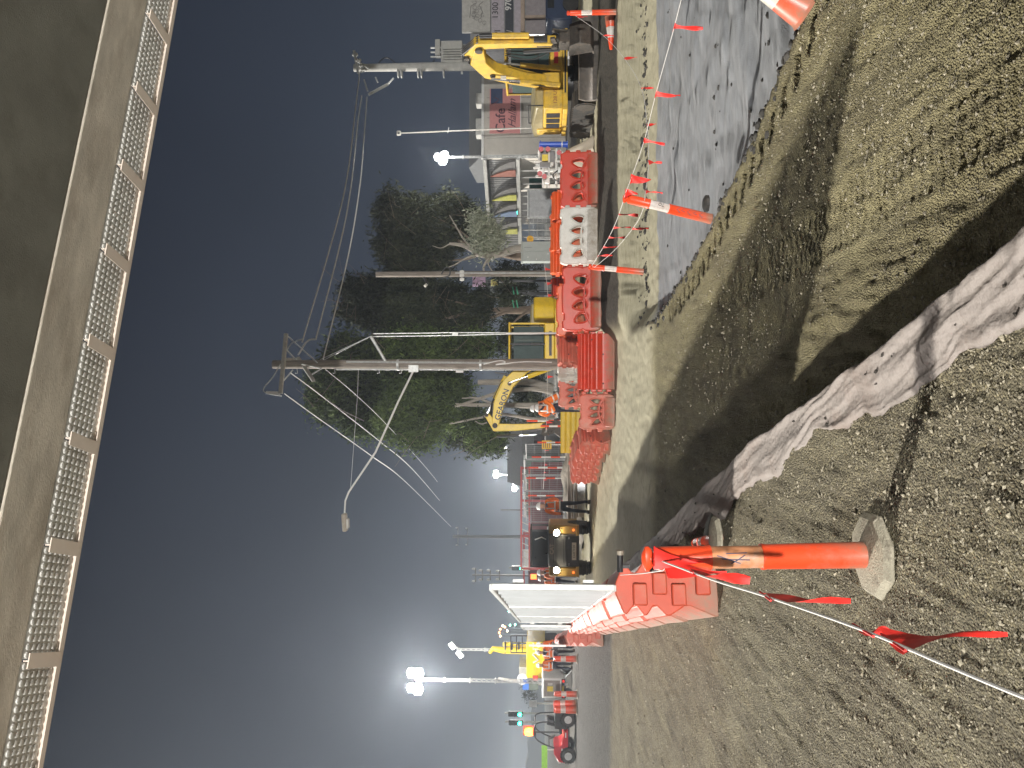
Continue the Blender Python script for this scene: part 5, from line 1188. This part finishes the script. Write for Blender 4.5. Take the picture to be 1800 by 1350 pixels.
# grey cabinet
t = thing('electrical_cabinet', 'tall grey green electrical cabinet behind the orange barriers', 'cabinet', at(0, 448, 29.5)); zc = P(918, 448, 29.5).z - t.location.z; cw = 35*29.5/1350
gc = mat('cabinet_green', (.33, .37, .35), .5, nz=.06)
MB().box((0, .25, zc/2), (cw, .5, zc)).build('housing', gc, t, .015); MB().box((0, .23, zc + .02), (cw + .05, .58, .05)).build('lid', gc, t, .01)
for sx in (-1, 1): MB().box((sx*cw/4, -.012, zc/2), (cw/2 - .02, .02, zc - .12)).build('door', gc, t, .004)
for x, z in ((-.1, zc*.55), (-.22, zc*.9), (-.3, zc*.75), (.1, zc*.3)): MB().cyl((x, -.02, z), (x, -.04, z), .02, n=8).build('lock', white, t)
text('22', .11, blkm, t, (.02, -.03, zc*.18)); MB().box((cw*.2, -.026, zc*.9), (.01, .006, .3)).build('seam', blkm, t)
# signs behind the pole
t = thing('pink_sign', 'pale pink sign board beside the plain timber pole', 'sign', at(0, 498, 45)); k_ = 45/1350
def zrel(x, d): return P(x, 0, d).z - t.location.z
MB().box((0, 0, zrel(842, 45)), (20*k_, .1, 23*k_)).build('board', mat('pink_board', (.62, .42, .60)), t, .05); MB().box((-.1, 0, zrel(869, 45)), (12*k_, .1, 12*k_)).build('yellow_board', mat('yellow_board', (.75, .70, .25)), t); MB().box((0, .1, zrel(855, 45)/1), (.12, .1, 1.6)).build('post', blkm, t); MB().box((0, .1, zrel(900, 45)/2), (.12, .1, zrel(855, 45))).build('post', blkm, t)
t = thing('shop_sign', 'dark grey green board reading Hoc behind the dark gum trunk', 'sign', at(0, 520, 48)); k_ = 48/1350
MB().box((0, 0, zrel(855, 48)), (44*k_, .12, 26*k_)).build('board', mat('hoc_board', (.16, .18, .17)), t); text('Hoc', 1.0, blkm, t, (-.1, -.08, zrel(853, 48)), bold=.02); MB().box((0, .12, zrel(900, 48)/2 + .8), (.2, .12, zrel(900, 48) + 2)).build('post', blkm, t)
# green chevrons: short green striped road delineator boards
for k, (x, y, lb) in enumerate(((836, 390, 'green striped marker board beside the pale foliage'), (906, 515, 'upper green striped marker board by the dark trunk'), (906, 538, 'lower green striped marker board by the dark trunk'))):
    t = thing('marker_board', lb, 'sign', at(0, y, 40)); z = P(x, y, 40).z - t.location.z; MB().cyl((0, 0, 0), (0, 0, z), .02, n=6).build('post', blkm, t)
    for s_ in (-1, 1): MB().bar((-.20, -.02, z + .1*s_ - .03), (.20, -.02, z + .1*s_ + .05), .04, .07).build('stripe', mat('green_stripe', (.05, .38, .2)), t)
# right hand building
tr = thing('shop_building', 'shop building with lettered sign boards at the right edge', 'building', (0, 0, 0)); d_ = 38
def X(y, d=38): return (675 - y)/1350*d
def Z(x, d=38): return P(x, 0, d).z
MB().box(((X(88) + X(-260))/2, d_ + .95, Z(826)/2), (X(-260) - X(88), 1.5, Z(826))).build('wall', mat('shop_wall', (.30, .30, .31)), tr, .03)
MB().box(((X(55) + X(-260))/2, d_ + .05, (Z(812) + Z(862))/2), (X(-260) - X(55), .2, Z(812) - Z(862))).build('sign_board', mat('sign_pale', (.50, .49, .46)), tr, .02)
MB().box(((X(62) + X(-260))/2, d_ + .1, (Z(864) + Z(886))/2), (X(-260) - X(62), .15, Z(864) - Z(886))).build('phone_board', mat('sign_mauve', (.46, .42, .46)), tr)
MB().box(((X(62) + X(-260))/2, d_ + .08, (Z(888) + Z(902))/2), (X(-260) - X(62), .15, Z(888) - Z(902))).build('dark_board', mat('sign_charcoal', (.06, .065, .08)), tr)
MB().box(((X(62) + X(-260))/2, d_ + .1, (Z(904) + Z(918))/2), (X(-260) - X(62), .15, Z(904) - Z(918))).build('sign_strip', mat('sign_mauve', (.46, .42, .46)), tr)
MB().box(((X(62) + X(-260))/2, d_ + .15, (Z(925) + Z(965))/2), (X(-260) - X(62), .1, Z(925) - Z(965))).build('door_panel', mat('door_dusk', (.33, .30, .31)), tr)
bk = mat('letter_black', (.03, .03, .035))
text('1300 77', .42, bk, tr, (X(8), d_ - .0, Z(871))); text('PI', .42, bk, tr, (X(57), d_ - .0, Z(875))); text('970', .42, white, tr, (X(7), d_ - .03, Z(894)), bold=.01); text('S/', .42, white, tr, (X(58), d_ - .03, Z(896)))
gm = mat('letter_grey', (.28, .27, .26))
for k in range(4): text('ROSCA'[k % 5] + 'OG', .30, gm, tr, (X(12 + 8*k), d_ - .07, Z(835 + 3*k)), rot=(0, R(40*k), 0))
MB().tube([(X(30), d_ - .06, Z(826)), (X(10), d_ - .06, Z(828)), (X(5), d_ - .06, Z(836))], .02, 4).build('lettering_flourish', gm, tr)
MB().tube([(X(32), d_ - .06, Z(845)), (X(20), d_ - .06, Z(848)), (X(8), d_ - .06, Z(842)), (X(2), d_ - .06, Z(850))], .02, 4).build('lettering_flourish', gm, tr)
tim = mat('timber_frame', (.42, .33, .26), .7, nz=.2, ns=4)
for x, z in ((919, 7), (966, 9)): MB().box(((X(60) + X(-260))/2, d_ - .3, Z(x)), (X(-260) - X(60), .14, z*d_/1350)).build('timber_rail', tim, tr)
for y in (35, -20, -70): MB().box((X(y), d_ - .3, (Z(923) + Z(962))/2), (.12, .12, Z(923) - Z(962))).build('timber_post', tim, tr)
for x, y in ((800, 68), (802, 40)):
    MB().box((X(y), d_ + 3, Z(805)), (13*d_/1350, .7, 12*d_/1350)).build('roof_unit', greyc, tr, .03); MB().cyl((X(y), d_ + 2.62, Z(803)), (X(y), d_ + 2.6, Z(803)), .12, n=14).build('fan_grille', blkm, tr)
t = thing('parked_van', 'dark navy parked vehicle under the shop sign at the right edge', 'van', at(0, -5, 31)); nv = mat('navy_paint', (.03, .045, .09), .3)
MB().prism([(-1.7, .25), (1.7, .25), (1.75, .9), (1.2, 1.05), (.8, 1.3), (-1.6, 1.3), (-1.75, .9)], 1, -.8, .8).build('body', nv, t, .06); MB().box((-.3, -.81, 1.1), (1.9, .02, .26)).build('window', dglass, t)
for x in (-1.1, 1.1): MB().cyl((x, -.86, .32), (x, -.6, .32), .32, n=20).build('wheel', blk, t)
# far roof band between the two buildings
tl = thing('long_shed', 'long low dark shed roof seen between cafe and shop', 'building', at(0, 130, 56)); MB().box((0, 4, 1.8), (11, 6, 3.6)).build('wall', mat('shed_wall', (.14, .14, .15)), tl); MB().prism([(.5, 3.6), (8, 3.6), (4.5, 5.6)], 0, -6, 6).build('roof', dkroof, tl)

# ------------------------------------------------------------------ valve frame with blue pipe
t = thing('pipe_rig', 'white steel valve rig with red hand wheels and thick blue pipe', 'pipe rig', at(0, 287, 23.2)); o = Vector(t.location); k_ = 23.2/1350
def Q(x, y, dd=0): return P(x, y, 23.2 + dd) - o
bl = mat('blue_pipe', (.03, .10, .55), .35, nz=.08); rd = mat('valve_red', (.45, .02, .03), .4)
MB().cyl(Q(948, 254, -.3), Q(998, 254, -.3), .085, n=16).build('blue_pipe', bl, t)
for x in (949, 987, 996): MB().cyl(Q(x, 254, -.3), Q(x + 1.6, 254, -.3), .115, n=16).build('pipe_flange', bl if x != 987 else white, t)
rs = random.Random(3)
for x0, y0, x1, y1 in ((940, 284, 1000, 284), (945, 268, 990, 268), (965, 262, 965, 330), (978, 258, 978, 330), (945, 300, 990, 300), (942, 310, 985, 310), (955, 290, 955, 330), (948, 264, 948, 300), (985, 264, 990, 320), (938, 296, 980, 284), (970, 262, 1002, 285)):
    MB().cyl(Q(x0, y0, rs.uniform(-.3, .3)), Q(x1, y1, rs.uniform(-.3, .3)), rs.uniform(.025, .045), n=8).build('pipe', white, t)
for x, y in ((951, 262), (963, 262), (949, 305), (990, 275), (983, 268), (957, 310)):
    MB().cyl(Q(x, y, -.4), Q(x, y, -.46), .075, n=14).build('hand_wheel', rd, t); MB().cyl(Q(x, y, -.1), Q(x, y, -.42), .02, n=8).build('valve_stem', white, t)
for x, y in ((958, 276), (970, 290), (975, 308), (962, 318), (985, 300), (944, 290), (993, 288)):
    MB().box(Q(x, y, rs.uniform(-.3, .1)), (rs.uniform(.10, .26), .2, rs.uniform(.08, .2))).build('valve_body', white if rs.random() < .7 else galv, t, .02)
MB().box(Q(958, 277, -.35), (.18, .03, .17)).build('yellow_plate', mat('plate_yellow', (.75, .60, .08)), t); MB().box(Q(962, 280, -.1), (.5, .1, .45)).build('control_box', mat('box_grey', (.2, .2, .21)), t, .02)
MB().tube(bez([Q(980, 300, -.5), Q(972, 308, -.6), Q(978, 318, -.6), Q(990, 316, -.6), Q(984, 304, -.6)], 8), .02).build('hose', blkm, t)
t = thing('canvas_sheet', 'pale canvas sheet slumped over pipes beside the red openwork barrier', 'sheet', at(0, 280, 21.8)); 
rsn = np.random.RandomState(4); m_ = MB(); n_ = 22; vs = []
for i in range(n_):
    for j in range(n_):
        u, v = i/(n_ - 1), j/(n_ - 1); vs.append((-.45 + .95*u, -.35 + .8*v + .08*math.sin(u*7), max(0.02, (.75*(1 - (2*u - .9)**2*.8)*min(1, v*1.4)) + .05*math.sin(u*16 + v*6))))
m_.add(vs, [(i*n_ + j, (i + 1)*n_ + j, (i + 1)*n_ + j + 1, i*n_ + j + 1) for i in range(n_ - 1) for j in range(n_ - 1)]).build('cloth', mat('canvas', (.48, .44, .36), .85, nz=.1), t, ang=70)

# ------------------------------------------------------------------ timber mats, yellow boards, fences on the left
tim2 = mat('old_timber', (.30, .25, .20), .85, nz=.3, ns=3, stretch=(.6, 6, 6), bump=.6, bs=20)
o = at(0, 862, 27.5); t = thing('timber_mat_stack', 'stack of worn timber mats with a steel plate on the near side', 'timber stack', o, .05)
for k in range(4): MB().box((.0 + .1*(k % 2), .5 + .35*k, .16 + .12*k), (1.75 + .3*k, .5, .20)).build('timber_baulk', tim2, t, .02)
MB().box((.2, -.05, .18), (1.6, .06, .30)).build('steel_plate', mat('shiny_plate', (.55, .57, .6), .18, .9), t, .01); MB().box((-.2, .2, .42), (1.5, .5, .06)).build('steel_plate', steel, t)
mb = MB(); rs = random.Random(6)
vs = []; n_ = 30
for i in range(n_):
    for j in range(n_):
        u, v = i/(n_ - 1)*2 - 1, j/(n_ - 1)*2 - 1; vs.append((u*2.6, v*1.6, max(-.1, .75*(1 - u*u)*(1 - v*v) + .06*math.sin(u*13 + v*5) + .05*rs.random())))
mb.add(vs, [(i*n_ + j, (i + 1)*n_ + j, (i + 1)*n_ + j + 1, i*n_ + j + 1) for i in range(n_ - 1) for j in range(n_ - 1)])
o = mb.build('soil_heap', mat('heap_soil', (.24, .21, .17), .9, nz=.4, ns=4, bump=.8, bs=12), None, ang=80); o.location = at(0, 840, 31); tag(o, 'low grey brown soil heap behind the timber mats', 'soil heap')
o = at(0, 758, 23.0) + Vector((0, 0, .32)); t = thing('yellow_trench_sheet', 'long yellow ribbed trench sheet laid on edge behind the salmon barriers', 'trench sheet', o, R(-6))
for k in range(4): MB().prism([(-.0, .0), (.05, .03), (.05, .12), (.0, .15), (-.03, .12), (-.03, .03)], 0, -.62, .62).tf(Matrix.Translation((0, 0, .15*k + .02))).build('rib', mat('sheet_yellow', (.62, .44, .03), .45, dirt=(.3, .2, .06), dk=.5), t)
for k, (y, x, d) in enumerate(((738, 926, 29), (747, 950, 28), (775, 945, 31), (818, 930, 36), (836, 925, 37), (866, 928, 40), (800, 935, 33))):
    b_ = at(0, y, d); h = P(x, y, d).z - b_.z; tt = thing('striped_stake', 'red and white striped stake, %s in the tape line' % ['rightmost', 'second from right', 'third from right', 'third from left', 'second from left', 'leftmost', 'middle'][k], 'stake', b_, group='red and white stakes')
    for q in range(5): MB().cyl((0, 0, h*q/5), (0, 0, h*(q + 1)/5), .035, n=8).build('stripe', neon if q % 2 == 0 else white, tt)
t = thing('yellow_notice', 'small yellow lettered notice board on the tape line', 'sign', at(0, 779, 31)); zc = P(961, 779, 31).z - t.location.z
MB().box((0, 0, zc), (15*31/1350, .03, 17*31/1350)).build('board', mat('sign_amber2', (.75, .45, .03)), t); MB().cyl((0, .04, 0), (0, .04, zc), .02, n=6).build('post', galv, t)
for q in range(4): MB().box((0, -.022, zc - .12 + .08*q), (.25, .006, .025)).build('text_line', blkm, t)
for k in range(5):
    y0 = 778 + 27*k; mesh_fence(['rightmost', 'second', 'middle', 'fourth', 'leftmost'][k] + ' of the temporary mesh fence panels behind the soil heap', y0, y0 + 25, 44 + 1.5*k, 45 + 1.5*k, 925 - 3*(k % 2), nx=7, nz=5, r=.009, col=mat('fence_dull', (.28, .28, .28), .5, .3))
t = thing('far_house', 'low dim house behind the temporary fence', 'house', at(0, 790, 66)); MB().box((0, 2.5, 1.6), (5.2, 5, 3.2)).build('wall', mat('house_wall', (.16, .16, .16)), t); MB().prism([(-.4, 3.2), (5.6, 3.2), (2.6, 4.6)], 0, -3.0, 3.0).build('roof', dkroof, t); MB().box((1.0, -.02, 1.7), (1.0, .06, 1.0)).build('window', dglass, t)
t = thing('site_office', 'long pale green and white site hut behind the mesh fence', 'site hut', at(0, 850, 62)); MB().box((0, 1.5, 1.5), (4.8, 2.6, 2.6)).build('wall', mat('hut_green', (.13, .2, .16)), t, .03); MB().box((0, 1.4, 2.9), (5.0, 3.0, .2)).build('roof', white, t)
for x in (-1.5, 0, 1.5): MB().box((x, .18, 1.7), (.8, .05, .8)).build('window', dglass, t)
t = thing('red_frame_shed', 'red framed open shed behind the walking worker and loader', 'shed', at(0, 905, 52)); rf = mat('frame_red', (.40, .04, .035), .5)
MB().box((0, 3, 1.2), (7.0, .1, 2.2)).build('wall', mat('shed_maroon', (.13, .035, .04)), t)
for x in (-3.4, -1.2, 1.2, 3.4): MB().box((x, 0, 1.45), (.14, .14, 2.9)).build('post', rf, t)
for z in (2.4, 2.95): MB().box((0, 0, z), (7.0, .14, .12)).build('rail', rf, t)
for k in range(14): MB().bar((-3.3 + .47*k, -.02, 2.4), (-3.05 + .47*k, -.02, 2.95), .05).build('lattice_bar', whitep, t)
t = thing('red_frame_shed', 'dark red open shed left of the loader behind the hoarding', 'shed', at(0, 985, 58)); MB().box((0, 2, 1.3), (5.0, .1, 2.6)).build('wall', mat('shed_maroon', (.13, .035, .04)), t)
for x in (-2.4, 0, 2.4): MB().box((x, 0, 1.45), (.14, .14, 2.9)).build('post', rf, t)
MB().box((0, 0, 2.9), (5.0, .14, .14)).build('rail', rf, t); MB().box((.4, -.1, 2.7), (1.6, .05, .5)).build('banner', white, t)

# ------------------------------------------------------------------ red utility buggy
def buggy():
    o = at(0, 1270, 35.5); t = thing('utility_buggy', 'red utility buggy with roll cage beside the amber beacon', 'utility buggy', o, R(4)); k = 35.5/1350
    rp = mat('buggy_red', (.55, .02, .035), .3, nz=.05)
    MB().prism([(-1.18, .42), (-1.12, .78), (-.78, .98), (-.42, 1.0), (-.42, .36), (-1.0, .34)], 1, -.62, .62).build('bonnet', rp, t, .06)
    MB().prism([(-.45, .34), (-.45, .8), (-.35, .62), (.25, .50), (.35, .34)], 1, -.66, .66).build('side_panel', rp, t, .03)
    MB().prism([(.35, .40), (.35, .95), (1.2, .95), (1.25, .62), (.9, .45)], 1, -.66, .66).build('rear_tray', blkm, t, .04)
    MB().box((-.05, 0, .33), (1.9, 1.1, .12)).build('floor_pan', blkm, t)
    for sx in (-.78, .82):
        for sy in (-.66, .66):
            w = MB().lathe([(.12, -.12), (.28, -.13), (.33, -.09), (.34, 0), (.33, .09), (.28, .13), (.12, .12)], 24).tf(Matrix.Translation((sx, sy, .34)) @ Matrix.Rotation(R(90), 4, 'X')); wo = w.build('wheel', blk, t)
            MB().cyl((sx, sy - .10, .34), (sx, sy - .135, .34), .17, n=16).build('hub', galv, wo)
            for q in range(18): a_ = 2*PI*q/18; MB().box((sx + .33*math.cos(a_), sy, .34 + .33*math.sin(a_)), (.05, .25, .05), (0, -a_, 0)).build('tread_block', blk, wo)
    for sy in (-.6, .6):
        MB().tube(bez([(-.5, sy, .95), (-.32, sy, 1.45), (-.05, sy, 1.82), (.45, sy, 1.85), (.62, sy, 1.6), (.66, sy, .9)], 6), .032, 8).build('roll_cage', blkm, t)
    for x, z in ((-.05, 1.82), (.45, 1.85), (-.42, 1.2)): MB().cyl((x, -.6, z), (x, .6, z), .028, n=8).build('cage_bar', blkm, t)
    for sy in (-.3, .3): MB().box((.28, sy, .68), (.42, .48, .14)).box((.48, sy, 1.02), (.12, .46, .6), (0, R(12), 0)).build('seat', blkm, t, .05)
    MB().lathe([(.15, -.015), (.17, 0), (.15, .015)], 16).tf(Matrix.Translation((-.12, -.3, 1.05)) @ Matrix.Rotation(R(60), 4, 'Y')).build('steering_wheel', blkm, t)
    for sy in (-.45, .45): MB().box((-1.17, sy, .72), (.03, .2, .1)).build('headlamp', whitep, t)
    for x in (-.9, -.6, .1): MB().box((x, -.665, .62 if x < 0 else .45), (.22, .01, .05)).build('decal', white, t)
buggy()

# ------------------------------------------------------------------ yellow rig behind the trio
o = at(0, 1150, 46); t = thing('drilling_rig', 'yellow bodied rig with raised yellow mast and black lattice frame', 'drilling rig', o); k_ = 46/1350
def Rg(x, y, dd=0): return P(x, y, 46 + dd) - o
MB().box(Rg(942, 1148), (62*k_, 2.4, 32*k_)).build('body', yel2, t, .05); MB().box(Rg(920, 1172), (18*k_, 1.8, 14*k_)).build('cabin', greyc, t, .04)
text('HY', .5, white, t, Rg(942, 1140, -1.25)); MB().tube([Rg(937, 1165, -1.24), Rg(946, 1160, -1.24), Rg(936, 1150, -1.24)], .05, 5).build('swoosh', white, t)
m_ = MB()
for y in (1117, 1131, 1147):
    m_.bar(Rg(898, y, -1), Rg(927, y, -1), .07); m_.bar(Rg(898, y, 1), Rg(927, y, 1), .07)
for x in (898, 908, 918): m_.bar(Rg(x, 1117, -1), Rg(x, 1147, -1), .06)
m_.build('lattice_frame', blkm, t)
MB().tube([Rg(925, 1143, -.8), Rg(885, 1143, -.8), Rg(866, 1140, -.8), Rg(861, 1148, -.8)], [.24, .20, .15, .1], 10).build('mast_arm', yel2, t); MB().cyl(Rg(925, 1132, -.8), Rg(884, 1132, -.8), .12, n=12).build('hydraulic_cylinder', yel2, t)
for x in (888, 900, 912): MB().cyl(Rg(x, 1128, -.95), Rg(x, 1148, -.95), .05, n=8).build('clamp_bar', blkm, t)
for s_ in (-1, 1): MB().box(Rg(968, 1148 + 18*s_), (.5, 2.4, .8)).build('track', blk, t, .08)
# green barrier far left, kerb plates by the hoarding
t = thing('green_fence', 'bright lime green barrier strip at the far left edge', 'barrier', at(0, 1335, 48)); MB().box((-1.6, 0, P(957, 1335, 48).z - t.location.z), (6.2, .1, .36)).build('strip', mat('lime', (.30, .62, .06), .6), t)
for x in (-3, -.5, 1.2): MB().cyl((x, .1, 0), (x, .1, 1.4), .04, n=8).build('post', whitep, t)
for k, (x, y, d, xt) in enumerate(((945, 1222, 60, 930), (937, 1338, 90, 868))):
    b_ = at(0, y, d); tt = thing('far_post', ['white post with sign plate behind the red drums', 'far white lamp post at the left edge'][k], 'post', b_); h = P(xt, y, d).z - b_.z; MB().cyl((0, 0, 0), (0, 0, h), .07, n=8).build('shaft', whitep, tt); MB().box((0, -.08, h - .3), (.5, .05, .6)).build('plate', white, tt)
# tree line far away, one dark mass
m_ = MB(); rs = random.Random(2); pts = []
for k in range(160): 
    x = -420 + 840*k/159; pts.append((x, 3.2 + 2.6*rs.random() + 2*math.sin(k*.4)))
m_.prism([(-420, -1)] + pts + [(420, -1)], 1, 300, 306).build('far_woodland', mat('far_wood', (.03, .035, .03), .9), None)
tag(bpy.data.objects['far_woodland'], 'distant dark band of trees along the horizon', 'woodland', kind='stuff')

# ------------------------------------------------------------------ night mist
hb = MB().box((0, 180, 7.9), (1020, 520, 18.2)).build('haze', mat('tmp', (1, 1, 1)), None)
hm = bpy.data.materials.new('mist'); hm.use_nodes = True; n = hm.node_tree; n.nodes.remove(n.nodes['Principled BSDF']); pv = n.nodes.new('ShaderNodeVolumePrincipled')
pv.inputs['Color'].default_value = (.80, .89, 1, 1); pv.inputs['Density'].default_value = .00135; pv.inputs['Anisotropy'].default_value = .68
n.links.new(pv.outputs[0], n.nodes['Material Output'].inputs['Volume']); hb.data.materials.clear(); hb.data.materials.append(hm); tag(hb, kind='stuff')
